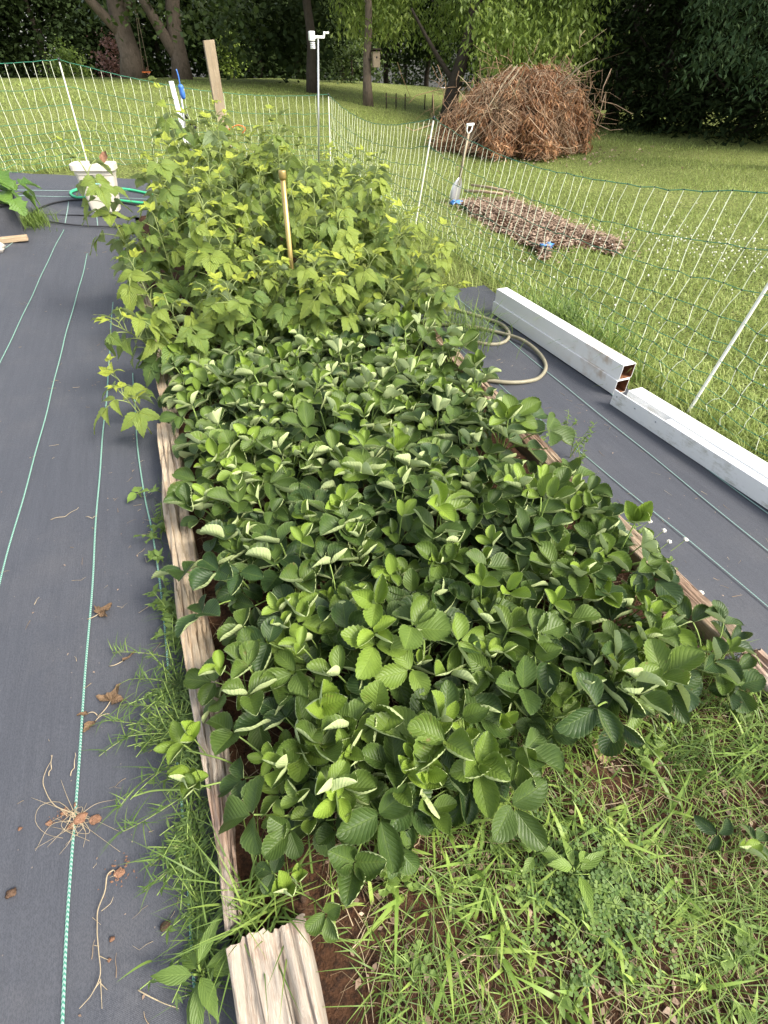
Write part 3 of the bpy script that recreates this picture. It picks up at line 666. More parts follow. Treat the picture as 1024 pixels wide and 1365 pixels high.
link('mound', mesh('mound', mulch_pt(S_, T_).reshape(-1, 3), grid_faces(26, 26), None, True, [M['soil']]), heap)
s, tt = r.beta(.9, .9, (2, 9000)); p = mulch_pt(s, tt) + r.normal(0, .012, (9000, 3)) + V(0, 0, .015)
e_ = r.normal(0, .13, (9000, 2)) * (r.random((9000, 1)) < .25); p[:, :2] += e_
v, f, uv = chips(None, p, .019, r, .75, .2); tag(link('leaf_mulch', mesh('leaf_mulch', v, f, uv, False, [M['mulch']]), heap), kind='stuff')
sp = pick(607, 268)
t = thing('garden_shovel', 'wooden handled shovel with a pale grip stuck in the mulch', 'shovel', tuple(sp), (0, 0, R(20)))
q1 = at_Y(627, 166, sp[1]) - sp; q1 = rot_z(-R(20)) @ q1
mb = MB(); mb.tube([q1 * .22, q1 * .6, q1 * .9], [.019, .016, .016], 8); mb.build('handle', M['stake'], t)
mb = MB(); mb.tube([q1 * .88, q1 * .93 + V(-.045, 0, 0), q1 + V(-.05, 0, 0)], .009, 6); mb.tube([q1 * .88, q1 * .93 + V(.045, 0, 0), q1 + V(.05, 0, 0)], .009, 6); mb.tube([q1 + V(-.062, 0, 0), q1 + V(.062, 0, 0)], .015, 8); mb.build('grip', M['white'], t)
mb = MB(); w_ = []
for z_, wd, cv in ((-.12, .02, 0), (-.06, .08, .015), (.05, .10, .022), (.17, .10, .02), (.23, .06, .012), (.27, .02, 0)):
    w_.append([q1 * (z_ / q1[2]) + V(x * wd, cv * (x * x) * 1.2 - .004, 0) for x in (-1, -.5, 0, .5, 1)])
vv = np.array(w_).reshape(-1, 3); ff = [(i * 5 + j, i * 5 + j + 1, (i + 1) * 5 + j + 1, (i + 1) * 5 + j) for i in range(5) for j in range(4)]
mb.add(vv, ff); o = mb.build('blade', M['metal'], t); sm = o.modifiers.new('solid', 'SOLIDIFY'); sm.thickness = .005
for (p0, p1, lab) in (((628, 252), (682, 268), 'pale wooden pole lying across the mulch bed behind the shovel'), ((619, 260), (668, 270), 'shorter pale wooden pole lying at the shovel foot')):
    a, b = pick(*p0), pick(*p1); mb = MB(); mb.tube([a + V(0, 0, .05), (a + b) / 2 + V(0, 0, .085), b + V(0, 0, .10)], .017, 8); tag(mb.build('wooden_pole', M['plank']), lab, 'pole')
for i, (px, lab) in enumerate((((608, 273), 'scrap of blue tarp at the shovel foot'), ((727, 331), 'scrap of blue tarp at the corner of the mulch bed'))):
    c = pick(*px); g = np.linspace(-1, 1, 8); A, B = np.meshgrid(g, g); rr = np.random.default_rng(60 + i)
    vv = np.column_stack([c[0] + A.ravel() * .07 + rr.normal(0, .008, 64), c[1] + B.ravel() * .045 + rr.normal(0, .008, 64), c[2] + .03 + .02 * np.sin(5 * A.ravel() + 3 * B.ravel()) + rr.normal(0, .008, 64)])
    o = link('tarp_scrap', mesh('tarp_scrap', vv, grid_faces(8, 8), None, True, [M['blue_tarp']])); tag(o, lab, 'tarp'); o.modifiers.new('s', 'SOLIDIFY').thickness = .003

def crown_leaves(clumps, per, spread, size, r, droop=.5, aspect=.38):
    """clumps: n x 3 centres; leaf quads scattered round each, hanging"""
    n = len(clumps) * per; c = np.repeat(clumps, per, 0); off = r.normal(0, 1, (n, 3)) * np.array([1, 1, .75]) * spread
    p = c + off; a = r.uniform(0, 2 * math.pi, n); d = np.column_stack([np.cos(a), np.sin(a), r.normal(-droop, .45, n)]); d /= np.linalg.norm(d, axis=1)[:, None]
    s = np.cross(d, r.normal(0, 1, (n, 3)) * .5 + np.array([0, 0, 1.0])); s /= np.linalg.norm(s, axis=1)[:, None] + 1e-9
    sz = size * r.uniform(.6, 1.4, n)[:, None]; up = np.cross(s, d)
    v = np.stack([p, p + d * sz * .5 - s * sz * aspect + up * sz * .08, p + d * sz, p + d * sz * .5 + s * sz * aspect + up * sz * .08], 1).reshape(-1, 3)
    clv = np.repeat(np.clip(r.normal(.5, .28, len(clumps)), 0, 1), per); u_ = np.clip(.55 * clv + .45 * r.random(n), 0, 1)
    return v, np.arange(n * 4).reshape(-1, 4), np.column_stack([np.repeat(u_, 4), np.zeros(n * 4)])
pc = (pick(606, 200) + pick(788, 206)) / 2; pr_ = float(np.linalg.norm((pick(788, 206) - pick(598, 202))[:2])) / 2 * 1.10
pc = V(pc[0] + .1, pc[1] + .6, float(T(pc[0], pc[1])))
PH = 1.10
pile = thing('brush_pile', 'tall dome of dry brown branches heaped on the lawn', 'brush pile', tuple(pc))
r = np.random.default_rng(21)
def pile_pt(q, ph, lift):
    """surface of the heap: q radius fraction, ph direction; lumpy, steeper away from the left"""
    q = np.asarray(q, float); ph = np.asarray(ph, float)
    k = pr_ * .92 * q * (1 + .08 * np.sin(3 * ph + 1) + .06 * np.sin(7 * ph) + .05 * np.sin(11 * ph + 2))
    z = PH * (1 - np.clip(q, 0, 1) ** (2.5 + .8 * np.cos(ph))) ** .85 * (1 + .07 * np.sin(4 * ph + 5 * q) + .10 * np.sin(9 * ph - 7 * q + 1) * q)
    k = k * (1 + .12 * np.sin(13 * ph + 9 * q) * np.sin(11 * q))
    return np.stack([k * np.cos(ph) + .10 * (1 - q), k * np.sin(ph), z + lift], -1)
nA, nB = 16, 44
Q_, P_ = np.meshgrid((np.arange(nA + 1) / nA) ** .7, 2 * math.pi * np.arange(nB) / nB, indexing='ij')
vv = pile_pt(Q_, P_, 0).reshape(-1, 3) * V(.80, .80, .86) - V(0, 0, .03)
ff = [(i * nB + j, (i + 1) * nB + j, (i + 1) * nB + (j + 1) % nB, i * nB + (j + 1) % nB) for i in range(nA) for j in range(nB)]
link('mound', mesh('mound', vv, ff, None, True, [M['clod_pile_shade']]), pile)  # dark core inside the branches, its colour stands for shade in the hollows
def tubes_mesh(P, rad, uvr, sides=3):
    """P: n x k x 3 centre lines -> one mesh"""
    n, k, _ = P.shape; t_ = np.gradient(P, axis=1); t_ /= np.linalg.norm(t_, axis=2, keepdims=True) + 1e-9
    a = np.where(np.abs(t_[..., 2:3]) < .9, np.array([0, 0, 1.0]), np.array([1.0, 0, 0])); u = np.cross(t_, a); u /= np.linalg.norm(u, axis=2, keepdims=True) + 1e-9; w_ = np.cross(t_, u)
    taper = np.linspace(1, .45, k)[None, :, None]
    rings = [P + (math.cos(q) * u + math.sin(q) * w_) * rad[:, None, None] * taper for q in np.linspace(0, 2 * math.pi, sides, endpoint=False)]
    v = np.stack(rings, 2).reshape(-1, 3)
    base = (np.arange(n) * k * sides)[:, None, None] + (np.arange(k - 1) * sides)[None, :, None] + np.arange(sides)[None, None]
    j1 = np.roll(np.arange(sides), -1); b2 = (np.arange(n) * k * sides)[:, None, None] + (np.arange(k - 1) * sides)[None, :, None] + j1[None, None]
    f = np.stack([base, b2, b2 + sides, base + sides], -1).reshape(-1, 4)
    return v, f, np.column_stack([np.repeat(uvr, k * sides), np.zeros(n * k * sides)])
n = 1900; ph = r.uniform(0, 2 * math.pi, n); q0 = np.sqrt(r.random(n)); ln = r.uniform(.10, .5, n); tang = r.normal(0, 1.6, n); out_ = np.abs(r.normal(0, .075, n)) * (1 + 2.6 * (r.random(n) < .16)); st = []
for k in range(5):
    s_ = k / 4 - .5; q = np.clip(q0 + ln * s_ * .8, 0, 1.04)
    st.append(pile_pt(q, ph + ln * s_ * tang, .02) + np.stack([np.cos(ph), np.sin(ph), .6 + 0 * ph], -1) * (.01 + out_ * (1 + 1.2 * abs(s_)))[:, None] + r.normal(0, .014, (n, 3)))
v, f, uv = tubes_mesh(np.stack(st, 1), r.uniform(.003, .011, n) * r.uniform(.5, 1.2, n), r.random(n)); tag(link('twigs', mesh('twigs', v, f, uv, True, [M['twig']]), pile), kind='stuff')
n = 900; ph = r.uniform(0, 2 * math.pi, n); q = np.sqrt(r.random(n)) * 1.0; cl = np.sin(5 * ph + 6 * q) + np.sin(9 * ph - 11 * q + 2); k = cl > -.45
v, f, uv = crown_leaves(pile_pt(q[k], ph[k], .05) * V(1.03, 1.03, 1), 46, .075, .13, r, 1.0, .10)
tag(link('dry_foliage', mesh('dry_foliage', v, f, uv, False, [M['brush_fol']]), pile), kind='stuff')
for i in range(60):
    r2 = np.random.default_rng(300 + i); ph0 = r2.uniform(math.pi * .75, math.pi * 2.1) if i > 12 else r2.uniform(math.pi * .9, math.pi * 1.25)
    a = pile_pt(np.array(1.02), ph0, .05) if i < 18 else pile_pt(np.array(r2.uniform(.3, .9)), ph0, .05); b = pile_pt(np.array(r2.uniform(.0, .35)), ph0 + r2.normal(0, .35), .10) + V(0, 0, r2.uniform(-.05, .22))
    if i >= 26: b = a + V(r2.normal(0, .35), r2.normal(-.1, .3), r2.normal(.12, .25)); a = a * V(.8, .8, .85); b = b * V(1.12, 1.12, 1.06); b[2] = max(b[2], .06)
    mid = (a + b) / 2 + r2.normal(0, .07, 3) + V(math.cos(ph0), math.sin(ph0), .2) * .10
    mb = MB(); mb.tube(bez(a, mid, b, 9), np.linspace(r2.uniform(.012, .022), .006, 9), 6); mb.build('branch', M['root'] if i % 3 else M['stake'], pile)
n = 500; pts = np.column_stack([r.normal(0, pr_ * .75, n), r.normal(-pr_ * .5, pr_ * .55, n), np.zeros(n)]); pts[:, 2] = .02
v, f, uv = chips(None, pts, .03, r); tag(link('litter', mesh('litter', v, f, uv, False, [M['mulch']]), pile), kind='stuff')

# ------------------------------------------------------------------ leaves
def leaflet(L, W, r, shape='straw', rows=20, half=4, cup=.25, curl=.3, bend=0.0, serr=.07, wave=.12):
    """one blade along +Y, normal +Z"""
    t = np.linspace(0, 1, rows + 1); t = .55 * t + .45 * (1 - np.cos(math.pi * t)) / 2
    if shape == 'straw': w_ = np.sin(math.pi * np.clip(t, 0, 1) ** 1.12) ** .54
    elif shape == 'rasp': w_ = np.sin(math.pi * t ** .62) ** .95 * (1 - .25 * t)
    elif shape == 'round': w_ = np.sin(math.pi * t ** .8) ** .5
    elif shape == 'lance': w_ = np.sin(math.pi * t ** .75) ** 1.1
    elif shape == 'lobed': w_ = np.sin(math.pi * t ** .7) ** .6 * (1 + .22 * np.sin(t * 15))
    else: w_ = np.sin(math.pi * t)
    w_ = np.maximum(w_, .03) * W / 2
    s = np.linspace(-1, 1, 2 * half + 1)
    asym = r.normal(0, .05); p1, p2 = r.uniform(0, 6, 2)
    v, uv = [], []
    for i, (tt, ww) in enumerate(zip(t, w_)):
        for ss in s:
            a = abs(ss); k = ww
            y = tt * L
            if a > .99:
                k *= 1 + (serr if i % 2 else -serr * .6); y += L * .012 * (1 if i % 2 else -1)
            x = ss * k * (1 - .18 * curl * a ** 3) * (1 + asym * ss)
            z = cup * abs(x) * (1 - .25 * a) + curl * max(0, a - .55) ** 1.6 * ww * 1.7
            z += bend * L * (tt ** 2) + wave * W * .35 * math.sin(5 * tt + p1) * ss + wave * W * .3 * a * math.sin(9 * tt + p2)
            v.append((x, y, z)); uv.append((ss * .5 + .5, tt))
    n = len(s); f = [(i * n + j, i * n + j + 1, (i + 1) * n + j + 1, (i + 1) * n + j) for i in range(rows) for j in range(n - 1)]
    return np.array(v), f, np.array(uv)

def compound(name, r, L, W, h, out, pitch, up, spread, shape, mats, nleaf=3, cup=.25, curl=.3, bend=0, serr=.055, rows=20, half=4, pr=.0022, stalk=.06, roll=0):
    mb = MB()
    pet = bez((0, 0, 0), (0, out * .25, h * .75), (0, out, h), 7); mb.tube(pet, np.linspace(pr * 1.25, pr, 7), 5, False, 1)
    fr = rot_x(pitch) @ rot_y(roll); tip = pet[-1]
    if nleaf == 5:
        back = tip - fr @ V(0, L * .0, 0); mb.tube([tip, tip + fr @ V(0, L * .45, .0)], pr * .8, 4, False, 1)
        items = [(0, L * .45, 1.0), (spread * .9, L * .42, .8), (-spread * .9, L * .42, .8), (spread * 1.1, 0, .82), (-spread * 1.1, 0, .82)]
    else: items = [(0, L * stalk * 2.2, 1.0), (spread, L * .02, .92), (-spread, L * .02, .92)]
    if nleaf == 1: items = [(0, 0, 1.0)]
    for ang, off, k in items:
        k2 = k * r.uniform(.9, 1.08)
        v, f, uv = leaflet(L * k2, W * k2, r, shape, rows, half, cup * r.uniform(.6, 1.4), curl * r.uniform(.3, 1.5), bend + r.normal(0, .05), serr)
        v = v + V(0, L * stalk * .5, 0)
        v = v @ rot_y(r.normal(0, .16)).T @ rot_x(up + r.normal(0, .12)).T @ rot_z(ang + r.normal(0, .1)).T + V(0, off, 0)
        mb.add(v @ fr.T + tip, f, uv, 0)
    return mb.mesh(name, mats)

SM = [M['straw_leaf'], M['petiole']]; RM = [M['rasp_leaf'], M['cane']]
r = np.random.default_rng(11)
S_out = [compound('strawberry_leaf', r, r.uniform(.084, .108), r.uniform(.070, .090), r.uniform(.10, .17), r.uniform(.10, .165), R(r.uniform(-38, -5)), R(r.uniform(0, 16)), R(r.uniform(72, 98)), 'straw', SM, 3, r.uniform(.25, .75), r.uniform(.3, 1.2), r.uniform(-.3, .1), roll=r.normal(0, .22), serr=r.uniform(.035, .075)) for _ in range(22)]
S_mid = [compound('strawberry_leaf', r, r.uniform(.074, .098), r.uniform(.060, .080), r.uniform(.16, .22), r.uniform(.03, .10), R(r.uniform(-22, 12)), R(r.uniform(6, 30)), R(r.uniform(72, 100)), 'straw', SM, 3, r.uniform(.3, .8), r.uniform(.5, 1.3), r.uniform(-.12, .1), roll=r.normal(0, .28), serr=r.uniform(.035, .075)) for _ in range(22)]
S_yng = [compound('strawberry_leaf', r, r.uniform(.055, .078), r.uniform(.042, .056), r.uniform(.19, .25), r.uniform(.01, .06), R(r.uniform(-15, 25)), R(r.uniform(22, 50)), R(r.uniform(70, 100)), 'straw', SM, 3, r.uniform(.4, .8), r.uniform(.7, 1.6), r.uniform(-.1, .15), roll=r.normal(0, .2)) for _ in range(10)]
R_mat = [compound('raspberry_leaf', r, r.uniform(.105, .14), r.uniform(.074, .098), r.uniform(.035, .07), r.uniform(.06, .12), R(r.uniform(-52, -12)), R(r.uniform(-14, 4)), R(r.uniform(58, 82)), 'rasp', RM, 3 if q % 4 else 5, r.uniform(.05, .25), r.uniform(-.1, .25), r.uniform(-.45, -.05), .10, rows=16, half=3, stalk=.05) for q in range(16)]
R_yng = [compound('raspberry_leaf', r, r.uniform(.055, .085), r.uniform(.032, .052), r.uniform(.03, .06), r.uniform(.02, .06), R(r.uniform(-25, 35)), R(r.uniform(0, 20)), R(r.uniform(45, 70)), 'rasp', RM, 3, r.uniform(.2, .6), r.uniform(.0, .5), r.uniform(-.3, .0), .09, rows=10, half=3) for _ in range(8)]

def put_leaf(me, parent, rr, loc=(0, 0, 0), rz=0, tilt=.12, scale=1.0, youth=0.0, dark=0.0, name='leaf'):
    o = link(name, me, parent, loc, (rr.normal(0, tilt), rr.normal(0, tilt), rz), scale)
    o.color = (float(np.clip(youth, 0, 1)), float(np.clip(dark, 0, 1)), 0, 1); return o

def strawberry(x, y, rr, label, group, size=1.0, n=(5, 4, 2), z=None):
    zz = float(soil_z(x, y)) - .004 if z is None else z
    t = thing('strawberry_plant', label, 'strawberry plant', (x, y, zz), (0, 0, rr.uniform(0, 6.28)), group)
    a = rr.uniform(0, 6.28); vig = rr.normal(0, .10)
    for k, (pool, cnt) in enumerate(zip((S_out, S_mid, S_yng), n)):
        for i in range(cnt):
            a += 2.39996 + rr.normal(0, .25)
            y_ = (rr.beta(1.2, 5) * .5, rr.beta(1.4, 3.4) * .9 + .04, rr.uniform(.5, 1.05))[k] + vig
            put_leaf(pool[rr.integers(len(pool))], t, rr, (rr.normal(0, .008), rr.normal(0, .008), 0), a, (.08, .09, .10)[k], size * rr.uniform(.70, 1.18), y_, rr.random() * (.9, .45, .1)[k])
    mb = MB(); mb.add(*lumpy((0, 0, .006), (.014, .014, .02), int(rr.integers(1000)), 5)); mb.build('crown', M['clod_pile_shade'], t)
    return t
rr = np.random.default_rng(5)
holes = [(at_z(715, 965, .05)[:2], .10), (at_z(392, 690, .08)[:2], .07), (at_z(742, 850, .08)[:2], .06)]
spots = []
yy = .42
row = 0
while yy < 3.05:
    x0, x1 = (-.065 if yy < 1.1 else -.09), 1.15 + .03 * yy
    xs = np.arange(x0 + (row % 2) * .085, x1, .172)
    for x in xs:
        px, py = x + rr.normal(0, .028), yy + rr.normal(0, .030)
        if any(math.hypot(px - c[0], py - c[1]) < q for c, q in holes): continue
        if px < -.03 and py < .45: continue
        spots.append((px, py))
    yy += .168; row += 1
for (px, py) in spots:
    if py < .50: lab, grp = 'strawberry plant at the front edge of the patch, leaning over the weedy grass', 'strawberry plants along the front edge'
    elif px < .06: lab, grp = 'strawberry plant spilling onto the timber beside the left path', 'strawberry plants along the left timber'
    elif px > 1.02: lab, grp = 'strawberry plant along the brown timber beside the right path', 'strawberry plants along the right timber'
    elif py > 2.45: lab, grp = 'strawberry plant half hidden under the raspberry leaves', 'strawberry plants under the raspberries'
    elif any(math.hypot(px - c[0], py - c[1]) < .24 for c, q in holes[:1]): lab, grp = 'strawberry plant beside the grassy gap with the old paper mulch', 'strawberry plants round the grassy gap'
    elif any(math.hypot(px - c[0], py - c[1]) < .22 for c, q in holes[1:2]): lab, grp = 'strawberry plant around the gap with the brown dead leaf', 'strawberry plants round the dead leaf gap'
    elif px > .80: lab, grp = 'strawberry plant one row in from the plants along the brown timber', 'strawberry plants one row in from the right timber'
    elif px < .26: lab, grp = 'strawberry plant one row in from the plants on the left timber', 'strawberry plants one row in from the left timber'
    else: lab, grp = 'strawberry plant in the middle rows of the bed among its kind', 'strawberry plants filling the bed'
    near = py < .7
    strawberry(px, py, rr, lab, grp, (.95 if py < 1.0 else .98) * rr.uniform(.86, 1.12), (5, 5, 2) if py < 2.6 else (4, 3, 1))
for (ax, ay) in ((-.055, .52), (-.02, .40), (.10, .36), (.23, .37), (.35, .36), (.62, .42), (.88, .42)):
    strawberry(ax, ay, rr, 'strawberry plant at the front edge of the patch, leaning over the weedy grass', 'strawberry plants along the front edge', .82)
# extra single plants seen apart from the patch
q = at_z(965, 1135, .05); strawberry(q[0], q[1], rr, 'small strawberry seedling alone in the weedy grass', None, .62, (1, 1, 1))
q = at_z(410, 1215, .05); strawberry(q[0], q[1] + .03, rr, 'bright young strawberry plant hanging over the grey timber stub', None, .62, (1, 1, 2))
def runner(pix, label, leaves, seed):
    r2 = np.random.default_rng(seed); P3 = np.array([at_z(x, y, z) for x, y, z in pix]); b = P3[0]
    t = thing('strawberry_runner', label, 'runner', tuple(b)); mb = MB(); mb.tube(spline(P3 - b, 30), .0023, 5); mb.build('stem', M['petiole'], t)
    for (x, y, z, sc, yv) in leaves:
        q = at_z(x, y, z) - b; me = S_yng[r2.integers(len(S_yng))]; pet = np.array([0, 0, .22]) * sc
        put_leaf(S_yng[r2.integers(len(S_yng))], t, r2, tuple(q - pet * .95), r2.uniform(0, 6), .08, sc, yv)
runner([(318, 1022, .06), (296, 1012, .125), (270, 1005, .12), (248, 1000, .10)], 'strawberry runner with bright plantlets hanging over the thin timber strip', [(252, 985, .15, .95, .65), (262, 1000, .14, .8, .9), (268, 990, .17, .7, 1.0)], 3)
runner([(330, 1035, .06), (285, 1045, .125), (250, 1052, .10), (205, 1054, .05), (176, 1062, .03)], 'long strawberry runner reaching across the timber onto the fabric', [(256, 1050, .13, .7, .85), (278, 1035, .14, .6, .3)], 4)

# ------------------------------------------------------------------ raspberries
def raspberry(x, y, rr, hgt, nl, label, group, lean=None, z=None, youth=0.0, scale=1.0, low=.3):
    zz = float(soil_z(x, y)) - .01 if z is None else z
    t = thing('raspberry_plant', label, 'raspberry', (x, y, zz), (0, 0, 0), group)
    ln = rr.normal(0, .10, 2) if lean is None else np.asarray(lean) + rr.normal(0, .04, 2)
    c = bez((0, 0, 0), (ln[0] * .3, ln[1] * .3, hgt * .6), (ln[0], ln[1], hgt), 10)
    mb = MB(); mb.tube(c, np.linspace(.0055, .0025, 10) * (.6 + .5 * hgt), 6); stem = mb.build('cane', M['cane'], t)
    a = rr.uniform(0, 6.28)
    for i in range(nl):
        f_ = low + (1 - low) * (i + .5) / nl; k = f_ * 9; j = min(8, int(k)); p = c[j] + (c[j + 1] - c[j]) * (k - j)
        a += 2.4 + rr.normal(0, .35); top = i >= nl - 3
        yv = (.04 + .42 * f_ ** 2.2 + rr.normal(0, .10) + youth) if not top else rr.uniform(.65, 1.1)  # paler up the cane: young growth, and light from above put into colour
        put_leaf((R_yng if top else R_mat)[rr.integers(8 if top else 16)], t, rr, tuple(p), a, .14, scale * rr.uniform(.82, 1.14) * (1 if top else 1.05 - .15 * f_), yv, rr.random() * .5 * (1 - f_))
    return t
rr = np.random.default_rng(17)
lab_r = 'leafy raspberry cane in the middle of the patch around the brass pipe'
yy = 2.85; row = 0
while yy < 5.45:
    xs = np.arange(-.20 + (row % 2) * .10, 1.34, .205)
    for x in xs:
        px, py = x + rr.normal(0, .04), yy + rr.normal(0, .05)
        e = min(px + .3, 1.35 - px); h = .46 + .50 * min(1, (py - 2.8) / 1.4) - .05 + rr.normal(0, .08) + (.14 if rr.random() < .10 else 0)
        if px > 1.0: h *= .84
        if py > 4.3 and px < .06: continue
        if py > 3.9 and px < .2: h *= .68
        edge_l = px < -.07; edge_r = px > 1.1
        ln = [rr.normal(0, .07) - (.07 if edge_l and py < 3.9 else .02 if edge_l else 0) + (.20 if edge_r else 0), rr.normal(0, .07) - (.10 if py < 3.2 else 0)]
        if edge_l: lab, grp = 'raspberry cane arching out over the left fabric path', 'raspberry canes along the left path'
        elif edge_r: lab, grp = 'raspberry cane leaning over the right path by the coiled hose', 'raspberry canes along the right path'
        elif py < 3.3: lab, grp = 'low raspberry cane at the front of its patch, above the strawberries', 'raspberry canes at the front of the patch'
        elif py > 4.9: lab, grp = 'tall raspberry cane at the back of its patch near the wooden stake', 'raspberry canes at the back of the patch'
        else: lab, grp = lab_r, 'raspberry canes in the patch'
        raspberry(px, py, rr, max(.35, h), 17, lab, grp, ln, low=.16 if py < 3.6 else .3)
    yy += .235; row += 1
for (x, y, h, n) in ((205, 578, .26, 6), (196, 560, .30, 6)):
    q = at_z(x, y, .01); raspberry(q[0] - .01, q[1], rr, h, n, 'small raspberry sucker growing between the timber and the left path', 'raspberry suckers by the timber gap', (-.06, -.02), .01, .12, .8, .35)
q = pick(545, 352); 
for dx, dy, h in ((-.12, .12, .5), (.05, .0, .42), (.12, .5, .55), (-.1, .45, .6), (.05, 1.0, .6), (-.15, .9, .6), (.25, 1.5, .55), (0, 1.4, .6), (.1, 1.9, .6), (.35, .4, .4), (.42, 1.0, .42)):
    raspberry(1.62 + dx, 3.55 + dy, rr, h, 8, 'stray raspberry cane growing beside the net past the hose', 'stray raspberry canes by the net', (0.03, -.02), float(T(1.6, 3.6 + dy)), .25, .8)

# ------------------------------------------------------------------ big leaves in the planter
t = thing('squash_plant', 'large leaved green plant growing in the black planter', 'squash plant', (pp[0] - .24, pp[1] + .34, pp[2] + .19))
r = np.random.default_rng(31)
Q_ = [compound('squash_leaf', r, r.uniform(.19, .26), r.uniform(.14, .19), r.uniform(.10, .30), r.uniform(.10, .26), R(r.uniform(-45, 5)), 0, 0, 'lobed', [M['squash_leaf'], M['petiole']], 1, .3, .3, r.uniform(-.3, -.1), .08, rows=14, half=4, pr=.004) for _ in range(8)]
for i in range(26): put_leaf(Q_[i % 8], t, r, (r.normal(0, .10), r.normal(0, .10), r.uniform(0, .05)), r.uniform(0, 6.28), .15, r.uniform(.7, 1.05), r.beta(1.5, 2.5), r.random() * .5)

# ------------------------------------------------------------------ grass blades
def blades(pts, hgt, wid, r, lean=.6, segs=3, fold=.0, az=None):
    n = len(pts); a = r.uniform(0, 2 * math.pi, n) if az is None else az
    d = np.column_stack([np.cos(a), np.sin(a), np.zeros(n)]); s = np.column_stack([-np.sin(a), np.cos(a), np.zeros(n)])
    hg = np.broadcast_to(hgt, n); wd = np.broadcast_to(wid, n); le = np.abs(r.normal(lean, lean * .5, n))
    vs = []; k = segs + 1
    for i in range(segs + 1):
        t_ = i / segs; c = pts + d * (hg * le * t_ ** 1.6)[:, None] + np.array([0, 0, 1.0]) * (hg * (t_ - .45 * np.minimum(le, 1.6) * t_ ** 2.2))[:, None]
        w_ = (wd * (.75 + .25 * math.sin(math.pi * t_)) * (1 - t_ ** 2.2) + 1e-4)[:, None]
        vs += [c - s * w_ / 2, c + s * w_ / 2]
    v = np.stack(vs, 1).reshape(-1, 3); b = (np.arange(n) * 2 * k)[:, None]
    f = np.concatenate([np.stack([b + 2 * i, b + 2 * i + 1, b + 2 * i + 3, b + 2 * i + 2], -1) for i in range(segs)], 1).reshape(-1, 4)
    return v, f, np.column_stack([np.repeat(r.random(n), 2 * k), np.zeros(n * 2 * k)])
def stuff(name, data, mat, label, cat, parent=None):
    v, f, uv = data; o = link(name, mesh(name, v, f, uv, True, [mat]), parent); return tag(o, label, cat, None, 'stuff')
r = np.random.default_rng(77)
# lawn: inside the view and a margin, thinning with distance
def inside_garden(x, y):
    xr = np.interp(y, [bF[1], bE[1], bD[1], bC[1]], [bF[0], bE[0], bD[0], bC[0]])
    yb = np.interp(x, [bA[0], bB[0], bC[0]], [bA[1], bB[1], bC[1]])
    return (x < xr - .06) & (y < yb - .04)
def lawn_pts(n, dmin, dmax, a0, a1):
    d = np.exp(r.uniform(math.log(dmin), math.log(dmax), n)); a = r.uniform(R(a0), R(a1), n)
    x, y = d * np.sin(a), d * np.cos(a); k = ~inside_garden(x, y)
    x, y = x[k], y[k]; q = np.column_stack([x, y, T(x, y) - .035]); return q
p = lawn_pts(170000, 2.0, 9, -22, 100); dd = np.hypot(p[:, 0], p[:, 1])
clump = .6 + .8 * (np.sin(p[:, 0] * 7 + 2 * np.sin(p[:, 1] * 3)) * np.sin(p[:, 1] * 6 + np.sin(p[:, 0] * 4)) > .1)
stuff('grass', blades(p, r.uniform(.045, .085, len(p)) * (.7 + .3 * clump), r.uniform(.003, .0055, len(p)) * (1 + dd / 9), r, .7, 2), M['grass'], 'short mown lawn grass beyond the net', 'grass')
p = lawn_pts(120000, 9, 24, -25, 80); dd = np.hypot(p[:, 0], p[:, 1])
stuff('grass', blades(p, r.uniform(.04, .08, len(p)), .006 + .0007 * dd, r, .6, 1), M['grass'], 'far lawn grass running up to the trees', 'grass')
# longer grass along the foot of the net
n = 9000; k = r.random(n); seg = r.integers(0, 5, n); A = np.array([q[0] for q in posts]); p = A[seg] + (A[seg + 1] - A[seg]) * k[:, None]
p[:, :2] += r.normal(0, .11, (n, 2)) + np.array([.07, .05]); p[:, 2] = T(p[:, 0], p[:, 1]) - .02
kk = ~((p[:, 0] < 2.02 + .02 * p[:, 1]) & (p[:, 1] < 3.2)) & ~((p[:, 1] < back_y(p[:, 0]) - .02) & (p[:, 0] < -.3))
p = p[kk]; stuff('grass', blades(p, r.uniform(.08, .2, len(p)), r.uniform(.004, .007, len(p)), r, .6, 3), M['grass'], 'longer grass growing along the foot of the net', 'grass')
n = 5000; p = np.column_stack([r.uniform(1.36, 2.35, n), r.uniform(3.8, 8.2, n), np.zeros(n)]); p[:, 2] = T(p[:, 0], p[:, 1]) - .02; n = len(p)
stuff('grass', blades(p, r.uniform(.06, .2, n), r.uniform(.004, .007, n), r, .7, 3), M['grass'], 'rough grass between the raspberries and the net', 'grass')
# clump of tall grass by the middle of the rails
c = at_z(735, 455, .0); n = 420; p = np.column_stack([c[0] + .16 + r.normal(0, .05, n), c[1] + r.normal(0, .28, n), np.zeros(n)])
stuff('grass', blades(p, r.uniform(.18, .38, n), r.uniform(.006, .010, n), r, .75, 5), M['weed_grass'], 'tall arching grass clump behind the stacked white rails', 'grass')
